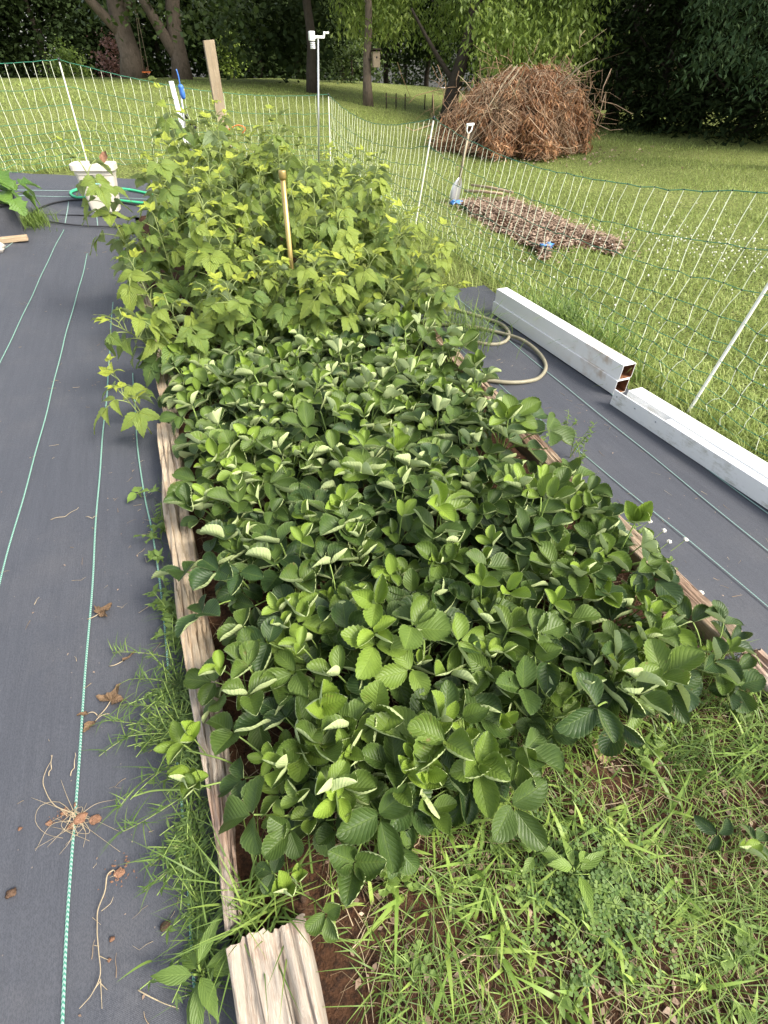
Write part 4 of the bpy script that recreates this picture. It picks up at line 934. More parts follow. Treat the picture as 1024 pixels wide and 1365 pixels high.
# white clover heads in the lawn
n = 420; cx = at_z(960, 330); p = np.vstack([np.column_stack([cx[0] + r.normal(0, .45, n // 2), cx[1] + r.normal(0, .5, n // 2)]), np.column_stack([r.uniform(2.6, 7, n // 2), r.uniform(.5, 6, n // 2)])])
p = np.column_stack([p, T(p[:, 0], p[:, 1]) + r.uniform(.03, .06, n)]); mb = MB()
for q in p:
    e = r.uniform(.006, .011); mb.add(q + np.array([[e, 0, 0], [0, e, 0], [-e, 0, 0], [0, -e, 0], [0, 0, e], [0, 0, -e]]), [(0, 1, 4), (1, 2, 4), (2, 3, 4), (3, 0, 4), (1, 0, 5), (2, 1, 5), (3, 2, 5), (0, 3, 5)])
tag(mb.build('clover_flowers', M['flower']), 'white clover heads scattered in the lawn', 'clover', None, 'stuff')

# weedy front of the bed
def front_pts(n, y1=.50):
    x = r.uniform(-.02, 1.32, n); y = r.uniform(-.75, y1, n); return np.column_stack([x, y, soil_z(x, y)])
p = front_pts(13000); pat = np.sin(p[:, 0] * 9 + 1) * np.sin(p[:, 1] * 11 + 2) + r.normal(0, .6, len(p)); p = p[pat > -.35]
stuff('weed_grass', blades(p, r.uniform(.03, .085, len(p)), r.uniform(.0016, .0034, len(p)), r, 1.1, 4), M['weed_grass'], 'fine weedy grass covering the front of the bed', 'grass')
p = front_pts(1100, .40); cen = front_pts(130, .36); idx = r.integers(0, 130, 1100); p[:, :2] = cen[idx, :2] + r.normal(0, .022, (1100, 2)); p[:, 2] = soil_z(p[:, 0], p[:, 1])
stuff('crabgrass', blades(p, r.uniform(.035, .09, 1100), r.uniform(.006, .0125, 1100), r, 1.0, 5), M['broad_grass'], 'broad bladed bright crabgrass at the front of the bed', 'grass')
p = front_pts(2600, .55); n = len(p)
def straws(p, r, l0, l1, rad=.0011):
    n = len(p); a = r.uniform(0, 6.28, n); ln = r.uniform(l0, l1, n); d = np.column_stack([np.cos(a), np.sin(a), r.normal(.02, .10, n)]); s = np.column_stack([-np.sin(a), np.cos(a), np.zeros(n)])
    P = np.stack([p + d * (ln * q)[:, None] + s * (ln * .12 * q * q * r.normal(0, 1, n))[:, None] + np.array([0, 0, .006]) for q in (0, .35, .7, 1)], 1)
    return tubes_mesh(P, r.uniform(.6, 1.5, n) * rad, r.random(n))
stuff('dry_straw', straws(p, r, .03, .12), M['straw'], 'dead straw lying on the soil between the weeds', 'straw')
n = 1500; x = r.uniform(-.2, 1.25, n); y = r.uniform(.4, 2.6, n); stuff('dry_straw', straws(np.column_stack([x, y, soil_z(x, y)]), r, .03, .1), M['straw'], 'dead straw and leaf stalks under the strawberries', 'straw')
p = front_pts(1500, .6); p[:, 2] += .004; v, f, uv = chips(None, p, .009, r, .7); stuff('mulch_chips', (v, f, uv), M['mulch'], 'small brown bark chips on the soil', 'chips')
# fine grass and clover growing through the gaps in the strawberries
n = 260; c = at_z(720, 940, .05); p = np.column_stack([c[0] + r.normal(0, .09, n), c[1] + r.normal(0, .07, n), np.zeros(n)]); p[:, 2] = soil_z(p[:, 0], p[:, 1])
stuff('weed_grass', blades(p, r.uniform(.08, .2, n), r.uniform(.003, .006, n), r, .8, 5), M['weed_grass'], 'grass coming up through the gap between strawberry plants', 'grass')
n = 170; c = at_z(1000, 930, .05)
for (px, py, n, sx, sy, lo, hi) in ((620, 440, 260, .08, .16, .12, .32), (345, 1205, 150, .06, .04, .06, .18), (905, 1000, 160, .12, .06, .06, .15)):
    c = at_z(px, py, .05); p = np.column_stack([c[0] + r.normal(0, sx, n), c[1] + r.normal(0, sy, n), np.zeros(n)]); p[:, 2] = T(p[:, 0], p[:, 1]) + .03
    stuff('weed_grass', blades(p, r.uniform(lo, hi, n), r.uniform(.003, .006, n), r, .7, 5), M['weed_grass'], {620: 'tall thin grass at the raspberry edge by the hose', 345: 'thin grass in the gap behind the grey timber stub', 905: 'thin grass at the right corner of the strawberries'}[px], 'grass')
# clover patch
n = 650; c = at_z(795, 1200, .05); x = c[0] + r.normal(0, .075, n); y = c[1] + r.normal(0, .065, n); mb = MB()
for i in range(n):
    z = float(soil_z(x[i], y[i])) + r.uniform(.01, .035); u_ = r.random(); rz = r.uniform(0, 6.28); e = r.uniform(.006, .010)
    for k in range(3):
        a = rz + k * 2.094; o_ = V(x[i], y[i], z); d = V(math.cos(a), math.sin(a), .15); s_ = V(-math.sin(a), math.cos(a), 0)
        mb.add([o_, o_ + d * e * .7 - s_ * e * .5, o_ + d * e * 1.15, o_ + d * e * .7 + s_ * e * .5], [(0, 1, 2, 3)], [(u_, 0)] * 4)
tag(mb.build('clover', M['clover'], smooth=False), 'patch of small clover leaves in the weedy bed front', 'clover', None, 'stuff')

# ------------------------------------------------------------------ weeds one can single out
def sprig(name, label, loc, r, stems, hgt, leafL, leafW, nl, shape='lance', group=None, spread=.8, youth=.3, mats=None, cat='weed'):
    """leafy weed: stems mesh + leaves, one thing"""
    t = thing(name, label, cat, tuple(loc), (0, 0, 0), group); mb = MB(); ml = MB()
    for s_ in range(stems):
        a = r.uniform(0, 6.28); ln = hgt * r.uniform(.6, 1.1); tip = V(math.cos(a) * ln * spread, math.sin(a) * ln * spread, ln * (1 - .45 * spread))
        c = bez((0, 0, 0), tip * V(.4, .4, .8), tip, 8); mb.tube(c, np.linspace(.0022, .0010, 8), 4, False)
        for i in range(nl):
            f_ = .25 + .75 * (i + .7) / nl; p = c[min(7, int(f_ * 7))]; az = r.uniform(0, 6.28) if i < nl - 2 else a + r.normal(0, .6)
            v, f, uv = leaflet(leafL * r.uniform(.6, 1.15), leafW * r.uniform(.7, 1.15), r, shape, 6, 2, .3, .1, -.2, .03)
            ml.add(v @ rot_x(R(r.uniform(-10, 45))).T @ rot_z(az).T + p, f, uv)
    mb.build('stems', M['petiole'], t); o = ml.build('leaves', M['weed_leaf'], t); o.color = (youth, r.random() * .3, 0, 1); tag(o, kind='stuff'); return t
r = np.random.default_rng(88)
# strip between fabric and left timber
for i in range(46):
    py = r.uniform(600, 1290); xl = np.interp(py, [600, 800, 1000, 1290], [203, 226, 246, 272]); q = at_z(xl + r.normal(0, 7), py, .01)
    if py < 880: sprig('leafy_weed', 'small leafy weed creeping along the fabric edge beside the long split timber', q, r, 3, r.uniform(.06, .12), .032, .016, 6, 'lance', 'leafy weeds along the left timber', .8, r.uniform(.1, .6))
    else: sprig('wiry_weed', 'dark wiry weed sprawling over the fabric edge beside the grey timber', q, r, 5, r.uniform(.07, .14), .026, .006, 9, 'lance', 'wiry weeds along the left timber', 1.0, r.uniform(-.1, .25))
n = 1100; py = r.uniform(640, 1330, n); xl = np.interp(py, [600, 800, 1000, 1330], [204, 228, 250, 280]); p = np.array([at_z(a_, b_, .0) for a_, b_ in zip(xl + r.normal(0, 6, n), py)]); p[:, 2] = .004
w_ = np.clip((py - 700) / 300, .12, 1); p = p[r.random(n) < w_]; n = len(p)
stuff('weed_grass', blades(p, r.uniform(.03, .09, n), r.uniform(.0014, .003, n), r, 1.0, 4), M['clover'], 'fine dark grass in the strip between the fabric and the timbers', 'grass')
# spreading wiry grass reaching onto the fabric
for (x0, y0, x1, y1) in ((238, 880, 150, 870), (242, 945, 160, 940), (245, 975, 140, 960), (240, 960, 132, 1008), (250, 1020, 160, 1075), (246, 1060, 165, 1108), (262, 1110, 200, 1155), (258, 1140, 190, 1190), (240, 915, 178, 905)):
    a, b = at_z(x0, y0, .02), at_z(x1, y1, .025); t = thing('crabgrass_runner', 'wiry grass runner sprawling over the dark fabric beside the thin timber strip', 'grass', tuple(a), (0, 0, 0), 'grass runners on the fabric')
    c = bez((0, 0, 0), (b - a) * .5 + V(0, r.normal(0, .02), .05), b - a, 12); mb = MB(); mb.tube(c, .0012, 4, False); mb.build('stem', M['cane'], t)
    nb = 26; pts = c[r.integers(3, 12, nb)] + r.normal(0, .002, (nb, 3)); v, f, uv = blades(pts, r.uniform(.02, .045, nb), .0028, r, 1.3, 3); tag(link('blades', mesh('blades', v, f, uv, True, [M['clover']]), t), kind='stuff')
def rosette(name, label, q, L, W, n, shape, youth, seed, pitch=(5, 50), h=.02, cat='weed'):
    r2 = np.random.default_rng(seed); t = thing(name, label, cat, tuple(q))
    for i in range(n):
        me = compound(name + '_leaf', r2, L * r2.uniform(.7, 1.1), W * r2.uniform(.8, 1.1), h * (1 + .25 * i), .01, R(r2.uniform(*pitch) - 5), 0, 0, shape, [M['weed_leaf'], M['petiole']], 1, .25, .1, -.25, .03, 10, 3)
        put_leaf(me, t, r2, (0, 0, 0), i * 2.3 + r2.normal(0, .2), .05, 1, youth + r2.normal(0, .1))
rosette('broadleaf_weed', 'light green broadleaf weed growing beside the grey timber stub', at_z(272, 1300, .02), .085, .030, 9, 'lance', .45, 1, (-15, 45))
rosette('broadleaf_weed', 'pale five leaved weed standing in the clover patch', at_z(764, 1165, .06), .075, .026, 7, 'lance', .75, 2, (-20, 35))
rosette('round_leaf_weed', 'single round scalloped leaf beside the clover patch', at_z(820, 1222, .07), .04, .042, 1, 'round', .55, 3, (10, 20))
rosette('broadleaf_weed', 'small two leaved seedling in the weedy grass beside the strawberries', at_z(712, 1140, .06), .04, .024, 4, 'lance', .5, 4, (0, 25))
rosette('broadleaf_weed', 'heart leaved weed on the fabric edge beside the sucker', at_z(188, 662, .02), .06, .05, 3, 'rasp', .8, 5, (0, 40))
# along the right timber
for i, (px, py, h) in enumerate(((760, 585, .22), (772, 600, .18), (752, 560, .16), (708, 575, .12), (800, 650, .10), (830, 690, .09), (846, 706, .08), (880, 735, .07), (780, 640, .10), (905, 770, .06), (690, 552, .12))):
    q = at_z(px, py + 25, .01)
    if i < 3: sprig('pigweed_sprig', 'upright feathery weed sprig at the grooved timber by the right path', q, r, 3, h, .028, .010, 12, 'lance', 'feathery weeds by the right path', .35, .35)
    else: sprig('leafy_weed', 'low leafy weed along the fabric edge beside the grooved timber', q, r, 4, h, .022, .014, 6, 'round', 'leafy weeds along the right timber', .8, .45)
for i, (px, py) in enumerate(((865, 697), (884, 709), (891, 724), (913, 721), (933, 792))):
    q = at_z(px, py, .05); t = thing('clover_flower', 'white clover flower head standing over the fabric beside the grooved timber', 'clover flower', (q[0], q[1], .012), (0, 0, 0), 'clover flowers by the right path')
    mb = MB(); mb.tube(bez((-.05, .0, 0), (-.01, 0, .03), (0, 0, .045), 6), .0012, 4, False); mb.build('stem', M['petiole'], t)
    mb = MB()
    for k in range(26):
        d = r.normal(0, 1, 3); d /= np.linalg.norm(d); d[2] = abs(d[2]) * .8; mb.add(*loft([super_ring(.0018, .0018, 0, 5, 2) + V(0, 0, .045) + d * .002, super_ring(.0024, .0024, 0, 5, 2) + V(0, 0, .045) + d * .009]))
    mb.build('flower_head', M['flower'], t)
c = pick(48, 300); n = 500; p = np.column_stack([c[0] + r.normal(0, .07, n), c[1] + r.normal(0, .10, n), np.zeros(n)]); p[:, 2] = T(p[:, 0], p[:, 1]) + .01
stuff('grass_tuft', blades(p, r.uniform(.06, .17, n), .005, r, .7, 4), M['weed_grass'], 'grass tuft growing through the fabric beside the black planter', 'grass')

# ------------------------------------------------------------------ dead leaves, roots and clods lying on the left path
r = np.random.default_rng(99)
def dead_leaf(px, py, L, rz, seed, label, n=3, w_=.72):
    r2 = np.random.default_rng(seed); q = at_z(px, py, .012); t = thing('dead_leaf', label, 'dead leaf', tuple(q), (0, 0, rz))
    items = [(0, 1), (1.5, .85), (-1.4, .9)][:n]
    for ang, k in items:
        v, f, uv = leaflet(L * k, L * w_ * k, r2, 'rasp', 9, 3, .35, .9, r2.uniform(-.05, .25), .10, .5)
        v[:, 2] += r2.normal(0, .0018, len(v)) + .003; v = v @ rot_z(ang).T; o = link('blade', mesh('blade', v, f, uv, True, [M['dead_leaf']]), t); o.color = (r2.random() * .8, r2.random() * .5, 0, 1)
    mb = MB(); mb.tube(bez((0, 0, .004), (.006, -L * .5, .008), (-.01, -L * .9, .003), 7), .0014, 5); mb.build('stalk', M['root'], t)
dead_leaf(134, 818, .045, R(-60), 1, 'curled brown dead leaf with its stalk on the fabric', 3)
dead_leaf(148, 935, .055, R(-30), 2, 'large crumpled brown dead leaf with three lobes on the fabric', 3)
dead_leaf(128, 962, .04, R(120), 3, 'torn pale dead leaf scrap beside the large crumpled one', 1)
dead_leaf(164, 882, .042, R(-70), 4, 'narrow tan dead leaf by the grass runners', 1, .4)
dead_leaf(118, 952, .03, R(80), 6, 'small ragged dead leaf crumb on the green thread', 1, .6)
def root_thing(name, label, pix, rad, mat, extra=(), clod=None, seed=0, cat='root'):
    P3 = np.array([at_z(x, y, .014) for x, y in pix]); b = P3[0]; t = thing(name, label, cat, tuple(b)); r2 = np.random.default_rng(seed)
    c = spline(P3 - b, 40); c[:, 2] += .004 + .006 * np.abs(np.sin(np.linspace(0, 7, 40))); mb = MB(); mb.tube(c, np.linspace(rad, rad * .45, 40), 5)
    for e in extra:
        E3 = np.array([at_z(x, y, .014) for x, y in e]) - b; ce = spline(E3, 16); ce[:, 2] += .004; mb.tube(ce, np.linspace(rad * .6, rad * .25, 16), 4)
    mb.build('root', mat, t)
    if clod:
        for (x, y, s_) in clod:
            q = at_z(x, y, .012) - b; mb = MB(); mb.add(*lumpy(q + V(0, 0, s_ * .3), (s_, s_ * .8, s_ * .45), int(r2.integers(999)), 7)); mb.build('clod', M['clod'], t, smooth=False)
        v_, f_, u_ = chips(None, q + np.column_stack([r2.normal(0, s_ * 1.5, 40), r2.normal(0, s_ * 1.3, 40), np.full(40, .004)]), .0035, r2, .7); tag(link('crumbs', mesh('crumbs', v_, f_, u_, False, [M['clod']]), t), kind='stuff')
root_thing('dried_weed', 'dead uprooted weed with pale curling stems and a clay clod on the fabric', [(100, 1085), (75, 1075), (60, 1050), (63, 1030), (72, 1008)], .0014, M['root'], [[(102, 1090), (80, 1070), (55, 1075), (48, 1095), (62, 1112), (85, 1118)], [(105, 1095), (70, 1100), (48, 1135)], [(110, 1085), (130, 1072), (158, 1066)], [(100, 1095), (95, 1120), (80, 1140)], [(104, 1090), (115, 1110), (112, 1130)], [(98, 1080), (90, 1062), (82, 1040)], [(96, 1086), (88, 1104), (64, 1130)]] + [[(100 + r.normal(0, 7), 1088 + r.normal(0, 7)), (100 + r.normal(0, 16), 1090 + r.normal(0, 14)), (100 + r.normal(0, 30), 1092 + r.normal(0, 24))] for _ in range(16)], [(108, 1092, .016), (128, 1093, .014), (95, 1102, .009), (66, 1098, .008), (86, 1084, .008)], 1, 'weed')
root_thing('dried_root', 'long dead branching root with a loop at its top on the fabric', [(152, 1160), (145, 1168), (142, 1190), (132, 1215), (131, 1240), (134, 1270), (136, 1300), (124, 1325), (108, 1345)], .0017, M['root'], [[(152, 1160), (156, 1166), (148, 1170)], [(136, 1215), (148, 1205), (152, 1196)], [(133, 1262), (125, 1260)], [(134, 1275), (145, 1280)], [(135, 1308), (128, 1318)], [(135, 1305), (137, 1345)], [(134, 1310), (144, 1320)]], [(160, 1164, .012)], 2)
root_thing('dry_twig', 'thin dead stem curling on the fabric beside the raspberries', [(105, 393), (125, 398), (135, 410), (140, 432), (152, 448)], .0028, M['root'], [[(135, 410), (133, 425), (138, 436)]], None, 3, 'twig')
for (x0, y0, x1, y1, lab) in ((68, 694, 106, 678, 'short dry straw lying beside the green thread by the long timber'), (115, 690, 130, 688, 'tiny straw bit beside the green thread'), (95, 1035, 102, 1005, 'dry stalk standing up from the fabric by the dead weed'), (66, 1035, 70, 1008, 'thin pale stem by the uprooted weed'), (185, 1320, 240, 1345, 'crooked dry stem at the fabric edge by the broadleaf weed'), (950, 840, 985, 905, 'dry bent stem over the brown timber end')):
    root_thing('dead_twig', lab, [(x0, y0), ((x0 + x1) / 2 + 2, (y0 + y1) / 2 + 3), (x1, y1)], .0014, M['root'], (), None, 4, 'twig')
for i, (px, py, s_, lab) in enumerate(((16, 1191, .012, 'dark soil clod on the bare fabric'), (221, 1235, .012, 'dark soil clod by the fabric edge weeds'), (150, 1252, .006, 'tiny clay crumb beside the long root'), (27, 1105, .005, 'tiny clay crumb left of the uprooted weed'), (146, 1280, .004, 'clay speck under the long root'))):
    q = at_z(px, py, .012); mb = MB(); mb.add(*lumpy((0, 0, s_ * .3), (s_, s_ * .8, s_ * .5), 700 + i, 7)); tag(mb.build('soil_clod', M['clod_pile_shade'] if i < 2 else M['clod'], None, tuple(q)), lab, 'clod')
n = 420; y_ = r.uniform(-.3, 5.5, n); x_ = np.where(r.random(n) < .62, r.uniform(-1.6, -.3, n), r.uniform(1.42, 1.9, n)); x_ = np.where((r.random(n) < .5) & (x_ < 0), -.34 - np.abs(r.normal(0, .12, n)), x_)
k = ~((x_ > 0) & (y_ > 3.4)); x_, y_ = x_[k], y_[k]; stuff('straw_debris', straws(np.column_stack([x_, y_, T(x_, y_) + .007]), r, .006, .045, .0008), M['straw'], 'tiny bits of straw scattered over the dark fabric', 'debris')
p = np.column_stack([x_, y_, T(x_, y_) + .013])[::2] + r.normal(0, .05, (len(x_[::2]), 3)) * V(1, 1, 0); v, f, uv = chips(None, p, .004, r, .8); stuff('soil_crumbs', (v, f, uv), M['mulch'], 'crumbs of soil and bark scattered over the dark fabric', 'debris')
for i in range(26):
    x_, y_ = r.uniform(.05, 1.2), r.uniform(-.35, .30); sprig('leafy_weed', 'low leafy weed seedling among the grass at the bed front', (x_, y_, float(soil_z(x_, y_))), r, int(r.integers(2, 5)), r.uniform(.03, .07), r.uniform(.018, .035), r.uniform(.010, .02), 5, ('round', 'lance', 'rasp')[i % 3], 'leafy weeds at the bed front', .8, r.uniform(.2, .8))
# leaf litter sheets showing in the gaps
for i, (px, py, L, rz, lab) in enumerate(((690, 945, .15, .4, 'grey brown sheet of old paper mulch showing between strawberry plants'), (395, 692, .07, 1.0, 'brown dead leaf showing in a gap of the strawberries'), (745, 845, .07, 2.0, 'brown dead leaf lying under the strawberries near the right timber'), (800, 972, .08, 2.6, 'tan dead leaf under the front strawberries'))):
    q = at_z(px, py, .09); v, f, uv = leaflet(L, L * .8, np.random.default_rng(i + 50), 'round', 9, 3, .1, .3, .1, .06, .4)
    o = link('litter_leaf', mesh('litter_leaf', v, f, uv, True, [M['dead_leaf']]), None, (q[0], q[1], float(soil_z(q[0], q[1])) + .006), (R(6), 0, rz)); o.color = (.8, 0, 0, 1); tag(o, lab, 'dead leaf')
# brown leaf lying on the tub's rim
v, f, uv = leaflet(.11, .075, np.random.default_rng(4), 'round', 9, 3, .5, .6, .25, .05, .3)
o = link('dead_leaf', mesh('dead_leaf', v, f, uv, True, [M['clod']]), None, (tc[0] + .12, tc[1] - .16, tc[2] + .415), (R(35), R(10), R(-20))); tag(o, 'reddish brown dry leaf resting on the rim of the cream tub', 'dead leaf')

# ------------------------------------------------------------------ trees
def tree(name, label, base, trunk_r, hgt, mat, leaf, seed, lean=(0, 0), crown=None, limbs=(), nclump=90, per=40, spread=.32, size=.16, droop=.5, group=None, extra=(), clear=0.0, cat='tree', shape='round', aspect=.38):
    r = np.random.default_rng(seed); base = np.asarray(base, float); t = thing(name, label, cat, tuple(base), (0, 0, 0), group)
    mb = MB(); top = V(lean[0], lean[1], hgt * .8); n = 14
    c = np.array([top * (i / (n - 1)) + V(.04 * math.sin(i * 1.3 + seed), .04 * math.cos(i * 1.7 + seed), 0) * trunk_r * 6 * (i > 0) for i in range(n)]); c[0, 2] = -.15
    rad = trunk_r * np.linspace(1, .3, n) * (1 + .45 * np.exp(-np.arange(n) * 1.6)); mb.tube(c, rad, 12)
    for (f0, az, ln, rise, rr_) in limbs:
        k = f0 * (n - 1); p = c[int(k)] + (c[min(n - 1, int(k) + 1)] - c[int(k)]) * (k - int(k)); e = p + V(math.cos(az) * ln, math.sin(az) * ln, rise)
        mb.tube(bez(p, p + (e - p) * .5 + V(0, 0, -.08 * ln), e, 9), np.linspace(trunk_r * rr_, trunk_r * rr_ * .35, 9), 8)
    mb.build('trunk', mat, t)
    cc, cr = crown; cc = np.asarray(cc, float); cr = np.asarray(cr, float); d = r.normal(0, 1, (nclump, 3)); d /= np.linalg.norm(d, axis=1)[:, None]
    if shape == 'cone':
        h = r.random(nclump) ** 1.25; ph = r.uniform(0, 6.28, nclump); q = np.sqrt(r.uniform(.15, 1, nclump)) * (1 - h) ** .75
        cl = np.column_stack([cc[0] + cr[0] * q * np.cos(ph), cc[1] + cr[1] * q * np.sin(ph), cc[2] - cr[2] + 2 * cr[2] * h - .35 * q])
    else: cl = cc + d * cr * (r.uniform(.12, 1, nclump) ** .42)[:, None] * (1 + r.normal(0, .08, nclump))[:, None]
    if clear: cl = cl[cl[:, 2] > clear + r.normal(0, .25, len(cl))]
    if len(extra): cl = np.vstack([cl, np.asarray(extra, float) - base])
    v, f, uv = crown_leaves(cl, per, spread, size, r, droop, aspect)
    k = v[0::4, 2] > .05 - 0 * base[2]
    tag(link('crown', mesh('crown', v, f, uv, False, [leaf]), t), kind='stuff'); return t
def cloud(px0, px1, py0, py1, D0, D1, n, seed):
    """points of low hanging boughs: between two distances, inside a cone of directions"""
    r = np.random.default_rng(seed); out = []
    for _ in range(n):
        d = ray(r.uniform(px0, px1), r.uniform(py0, py1)); out.append(_C + d / F_PX * r.uniform(D0, D1))
    return out
DEP = lambda p: float((np.asarray(p) - _C) @ _fw)
b1 = pick(178, 103); b2 = _C + ray(243, 104) / F_PX * 18.0; b2[2] = float(T(b2[0], b2[1])); b3 = pick(491, 139); b4 = pick(597, 160); b5 = pick(417, 122)
D1, D2, D3, D4 = DEP(b1), DEP(b2), DEP(b3), DEP(b4)
az_l = math.pi + .3
tree('oak_tree', 'thick grey trunked tree with a swing, at the top of the lawn', b1, 12.5 * D1 / F_PX, 10, M['bark'], M['crown_mid'], 1, (.5, .4), ((0, 0, 7.0), (4.2, 4.0, 3.2)), ((.13, az_l, 2.2, 2.6, .55), (.2, .2, 2.4, 2.2, .45), (.3, 2.0, 3, 2, .4), (.35, -1.2, 3, 1.6, .4), (.45, .8, 2.5, 2, .35)), 190, 46, .42, .19, .6, None, cloud(120, 330, -60, 30, D1 - 2.5, D1 + 1, 46, 1), 2.6)
tree('oak_tree', 'fork trunked tree beside the swing tree', b2, 10 * D2 / F_PX, 10, M['bark'], M['crown_mid'], 2, (.9, .6), ((.5, .5, 7.2), (4.0, 4.0, 3.2)), ((.06, az_l - .3, 1.5, 3.0, .8), (.3, .5, 2.5, 2, .4), (.35, 3.4, 2.5, 1.8, .4), (.4, 4.6, 2.6, 1.5, .35)), 170, 44, .42, .19, .6, None, cloud(290, 350, -40, 60, D2 - 3, D2 - 1, 16, 2), 2.8)
tree('walnut_tree', 'slim straight trunked tree with a nest box on the lawn', b3, 5 * D3 / F_PX * 1.1, 8, M['bark'], M['crown_light'], 3, (.1, .1), ((.1, -.2, 5.6), (2.7, 2.7, 2.7)), ((.45, .4, 1.5, .9, .4), (.5, 2.6, 1.4, .8, .4), (.55, 4.2, 1.5, .7, .35)), 150, 80, .30, .13, 1.1, None, cloud(452, 545, -40, 48, D3 - 1.2, D3 + .8, 60, 3), 2.5, aspect=.2)
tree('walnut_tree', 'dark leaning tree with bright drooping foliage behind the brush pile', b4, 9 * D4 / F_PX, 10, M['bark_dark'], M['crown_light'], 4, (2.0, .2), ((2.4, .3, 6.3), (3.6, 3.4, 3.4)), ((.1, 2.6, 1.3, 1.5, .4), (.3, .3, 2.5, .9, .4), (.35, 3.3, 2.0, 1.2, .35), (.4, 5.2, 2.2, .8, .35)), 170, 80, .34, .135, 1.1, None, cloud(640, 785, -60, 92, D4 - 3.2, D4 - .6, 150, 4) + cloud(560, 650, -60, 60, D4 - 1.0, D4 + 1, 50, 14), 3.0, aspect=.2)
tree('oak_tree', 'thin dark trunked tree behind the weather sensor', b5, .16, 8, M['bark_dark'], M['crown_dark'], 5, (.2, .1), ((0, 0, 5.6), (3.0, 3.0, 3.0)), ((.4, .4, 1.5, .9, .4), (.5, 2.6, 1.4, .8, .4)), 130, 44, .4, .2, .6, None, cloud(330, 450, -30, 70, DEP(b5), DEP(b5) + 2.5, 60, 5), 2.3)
# birdhouse and swing
q = at_Y(501, 79, b3[1] - .12); t = thing('nest_box', 'small wooden nest box hung on the slim tree trunk', 'nest box', tuple(q))
s_ = D3 / F_PX
mb = MB(); mb.box((0, 0, 0), (9 * s_, .16, 15 * s_)); mb.build('box', M['stake'], t, smooth=False); mb = MB(); mb.box((0, -.02, 8.5 * s_), (11 * s_, .24, .025), rot_x(R(-12))); mb.build('roof', M['bark_dark'], t, smooth=False)
mb = MB(); mb.tube([(0, -.086, 2 * s_), (0, -.078, 2 * s_)], .022, 10); mb.build('entrance_hole', M['black'], t)
mb = MB(); mb.box((-6 * s_, .06, 0), (6 * s_, .06, .05)); mb.build('bracket', M['bark_dark'], t, smooth=False)
q = at_Y(195, 96, b1[1] - .25); t = thing('tree_swing', 'small orange swing seat hanging from the thick tree', 'swing', tuple(q)); qt = at_Y(184, 30, b1[1] - .25) - q
mb = MB(); mb.box((0, 0, 0), (.30, .14, .04)); mb.build('seat', M['orange'], t, smooth=False, bevel=.005)
mb = MB(); mb.tube([V(-.1, 0, 0), qt * 1.0 + V(-.03, 0, 0), qt * 2.6], .012, 5); mb.tube([V(.1, 0, 0), qt + V(.03, 0, 0), qt * 2.6], .012, 5); mb.build('rope', M['stake'], t)
# dark evergreens on the right
for i, (px, py, rad, h) in enumerate(((812, 172, 2.2, 9), (862, 176, 2.2, 9.5), (918, 181, 2.3, 9), (985, 188, 2.4, 9.5), (1060, 196, 2.5, 9), (1150, 205, 2.6, 9))):
    b = pick(px, py); b = b + (b - _C) * V(1, 1, 0) * .10; b[2] = float(T(b[0], b[1]))
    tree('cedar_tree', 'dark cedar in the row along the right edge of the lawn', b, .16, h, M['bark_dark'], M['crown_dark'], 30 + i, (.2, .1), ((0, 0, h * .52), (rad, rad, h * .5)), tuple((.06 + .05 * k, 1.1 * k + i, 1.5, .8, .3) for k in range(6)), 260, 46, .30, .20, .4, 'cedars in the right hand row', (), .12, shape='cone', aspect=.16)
b = pick(1090, 225); tree('cedar_tree', 'paler green cedar with drooping sprays over the right of the lawn', b, .18, 8, M['bark_dark'], M['crown_blue'], 44, (0, 0), ((0, 0, 4.6), (2.2, 2.2, 3.6)), (), 150, 80, .24, .12, .9, None, cloud(930, 1060, -50, 100, DEP(b) - 1.0, DEP(b) + 1.2, 34, 44), 2.6, shape='cone', aspect=.16)
# second row: dark wood behind
k = 0
for (px, D, h, gap) in ((-330, 28, 9, 0), (-220, 27, 9, 0), (-110, 27, 9, 0), (-20, 29, 9.5, 0), (60, 28, 9, 0), (135, 31, 9, 0), (212, 30, 9.5, 0), (290, 29, 9, 0), (345, 29, 9, 0), (395, 30, 9, 0), (455, 33, 10, 1.8), (515, 36, 10, 2.2), (570, 38, 10, 2.2), (640, 34, 10, 2.0), (700, 30, 10, .6), (760, 24, 9.5, .2), (830, 21, 9.5, 0), (965, 20, 9, 0), (1040, 20, 9, 0), (1130, 20, 9, 0), (1240, 19, 9, 0)):
    d = ray(px, 85.0); d = d / (d @ _fw); p = _C + d * D; p[2] = float(T(p[0], p[1]))
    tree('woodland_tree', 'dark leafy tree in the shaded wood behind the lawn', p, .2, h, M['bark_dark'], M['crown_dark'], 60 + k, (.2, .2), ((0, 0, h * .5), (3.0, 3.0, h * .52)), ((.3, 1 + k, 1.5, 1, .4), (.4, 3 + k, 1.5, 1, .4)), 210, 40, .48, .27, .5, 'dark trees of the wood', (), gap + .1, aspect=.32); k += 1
k = 0
for (px, D) in ((470, 62), (540, 66), (610, 64), (690, 60), (770, 50), (400, 55), (300, 48), (180, 46), (60, 46), (-80, 46), (-250, 44), (960, 38), (1070, 36), (1200, 36), (1350, 34), (-450, 40)):
    d = ray(px, 85.0); d = d / (d @ _fw); p = _C + d * D; p[2] = float(T(p[0], p[1]))
    tree('woodland_tree', 'distant tree on the far side of the field', p, .25, 12, M['bark_dark'], M['crown_mid'] if 450 < px < 700 else M['crown_dark'], 90 + k, (.2, .2), ((0, 0, 6), (4.6, 4.6, 6.2)), (), 190, 36, .7, .42, .5, 'distant trees', (), .1, aspect=.34); k += 1
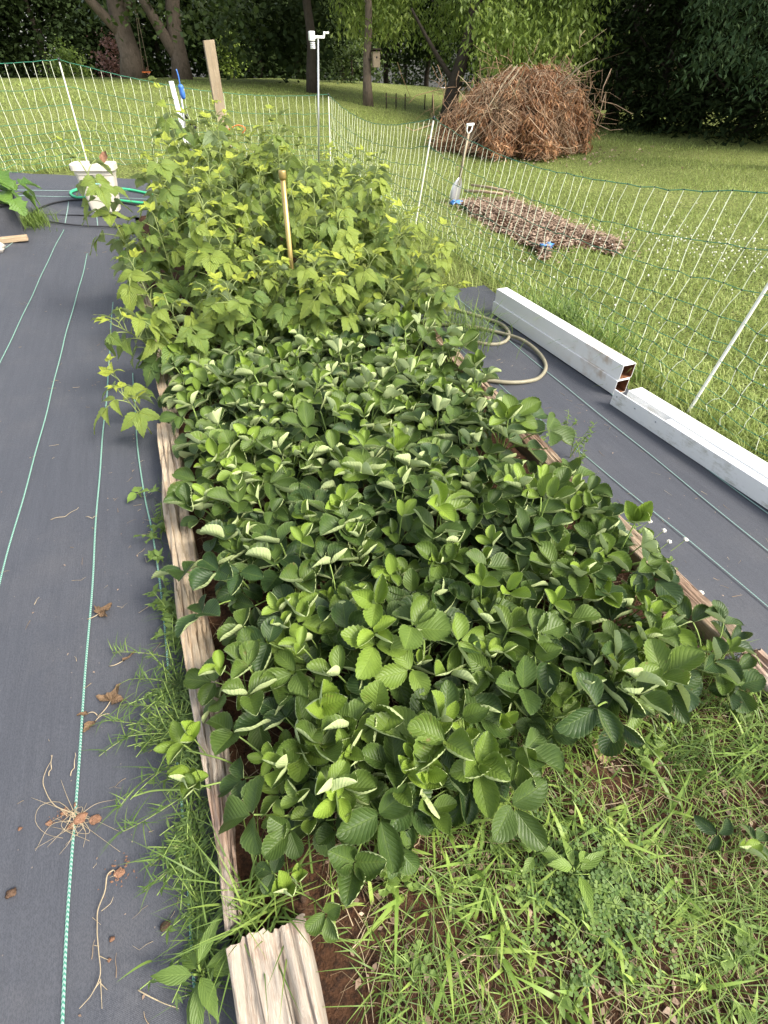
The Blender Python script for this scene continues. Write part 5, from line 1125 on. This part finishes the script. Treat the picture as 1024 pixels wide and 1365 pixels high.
# reddish shrub and bright shrubs at the wood's edge
for i, (px, py, D, rad, mat, lab) in enumerate(((160, 80, D1 + 3, .9, 'crown_red', 'reddish leaved shrub behind the thick tree'), (90, 86, D1 + 4, .8, 'crown_light', 'light green shrub glimpsed under the dark trees'), (470, 118, D3 + 6, 1.1, 'crown_mid', 'pale leaved shrub behind the slim tree'), (310, 96, D1 + 3, .5, 'crown_light', 'small bright shrub at the edge of the wood'))):
    d = ray(px, py); d = d / (d @ _fw); p = _C + d * D; p[2] = float(T(p[0], p[1]))
    tree('shrub', lab, p, .05, 1.4, M['bark_dark'], M[mat], 120 + i, (0, 0), ((0, 0, .7), (rad, rad, .8)), (), 40, 36, .2, .12, .4, None, (), .05, 'shrub')
# field fence posts, white car, tan house glimpsed through the trees
for i, px in enumerate((515, 540, 566, 576, 590, 528)):
    d = ray(px, 146 - .02 * (px - 500)); p = pick(px, 143 + .05 * (px - 515)); mb = MB(); hh = (15 if i != 4 else 12) * DEP(p) / F_PX; mb.tube([(0, 0, -.1), (0, 0, hh * .96), (.01, 0, hh)], [.8 * DEP(p) / F_PX] * 2 + [.5 * DEP(p) / F_PX], 7)
    tag(mb.build('fence_post', M['stake'] if i == 4 else M['bark_dark'], None, tuple(p)), 'wooden post of the field fence beyond the lawn' if i != 4 else 'pale topped post of the field fence', 'post', 'field fence posts' if i != 4 else None)
d = ray(592, 128); d = d / (d @ _fw); p = _C + d * 92; p[2] = float(T(p[0], p[1])) + .0
t = thing('parked_car', 'white car parked far across the field', 'car', tuple(p), (0, 0, R(15)))
prof = [(-2.1, .35), (-2.1, .75), (-1.9, .85), (-1.2, .92), (-.7, 1.38), (.7, 1.42), (1.35, .95), (2.0, .82), (2.15, .6), (2.15, .35)]
mb = MB(); nP = len(prof); vv = [(x, s_ * (.85 - .14 * (z > 1.1)), z) for s_ in (-1, 1) for x, z in prof]; mb.add(vv, [tuple(range(nP)), tuple(range(2 * nP - 1, nP - 1, -1))] + [(i, (i + 1) % nP, nP + (i + 1) % nP, nP + i) for i in range(nP)]); mb.build('body', M['car_paint'], t, smooth=False, bevel=.06)
for s_ in (-1, 1):
    mb = MB(); mb.add([(-1.0, s_ * .86, .95), (-.62, s_ * .75, 1.32), (.65, s_ * .74, 1.34), (1.15, s_ * .86, .97)], [(0, 1, 2, 3) if s_ < 0 else (3, 2, 1, 0)]); mb.build('side_window', M['glass'], t, smooth=False)
    for x in (-1.3, 1.35): mb = MB(); mb.tube([(x, s_ * .68, .33), (x, s_ * .88, .33)], .33, 16); mb.build('wheel', M['black'], t)
d = ray(893, 150); d = d / (d @ _fw); p = _C + d * 27; p[2] = float(T(p[0], p[1]))
t = thing('house', 'tan walled house glimpsed between the cedar trunks', 'house', tuple(p), (0, 0, R(-32)))
mb = MB(); mb.box((0, 0, 1.5), (9, 6, 3.0)); mb.build('wall', M['tan_wall'], t, smooth=False)
mb = MB(); vv = [(-4.9, -3.5, 2.9), (4.9, -3.5, 2.9), (4.9, 3.5, 2.9), (-4.9, 3.5, 2.9), (-4.9, 0, 5), (4.9, 0, 5)]; mb.add(vv, [(0, 1, 5, 4), (2, 3, 4, 5), (0, 4, 3), (1, 2, 5), (3, 2, 1, 0)]); mb.build('roof', M['roof'], t, smooth=False)
for x in (-2.8, 2.2):
    mb = MB(); mb.box((x, -3.0, 1.6), (1.2, .12, 1.3)); o = mb.build('window', M['white'], t, smooth=False); mb = MB(); mb.box((x, -3.05, 1.6), (1.05, .06, 1.15)); mb.build('pane', M['glass'], o, smooth=False)
mb = MB(); mb.box((0, -3.0, 1.05), (.95, .1, 2.1)); mb.build('door', M['timber_brown'], t, smooth=False)
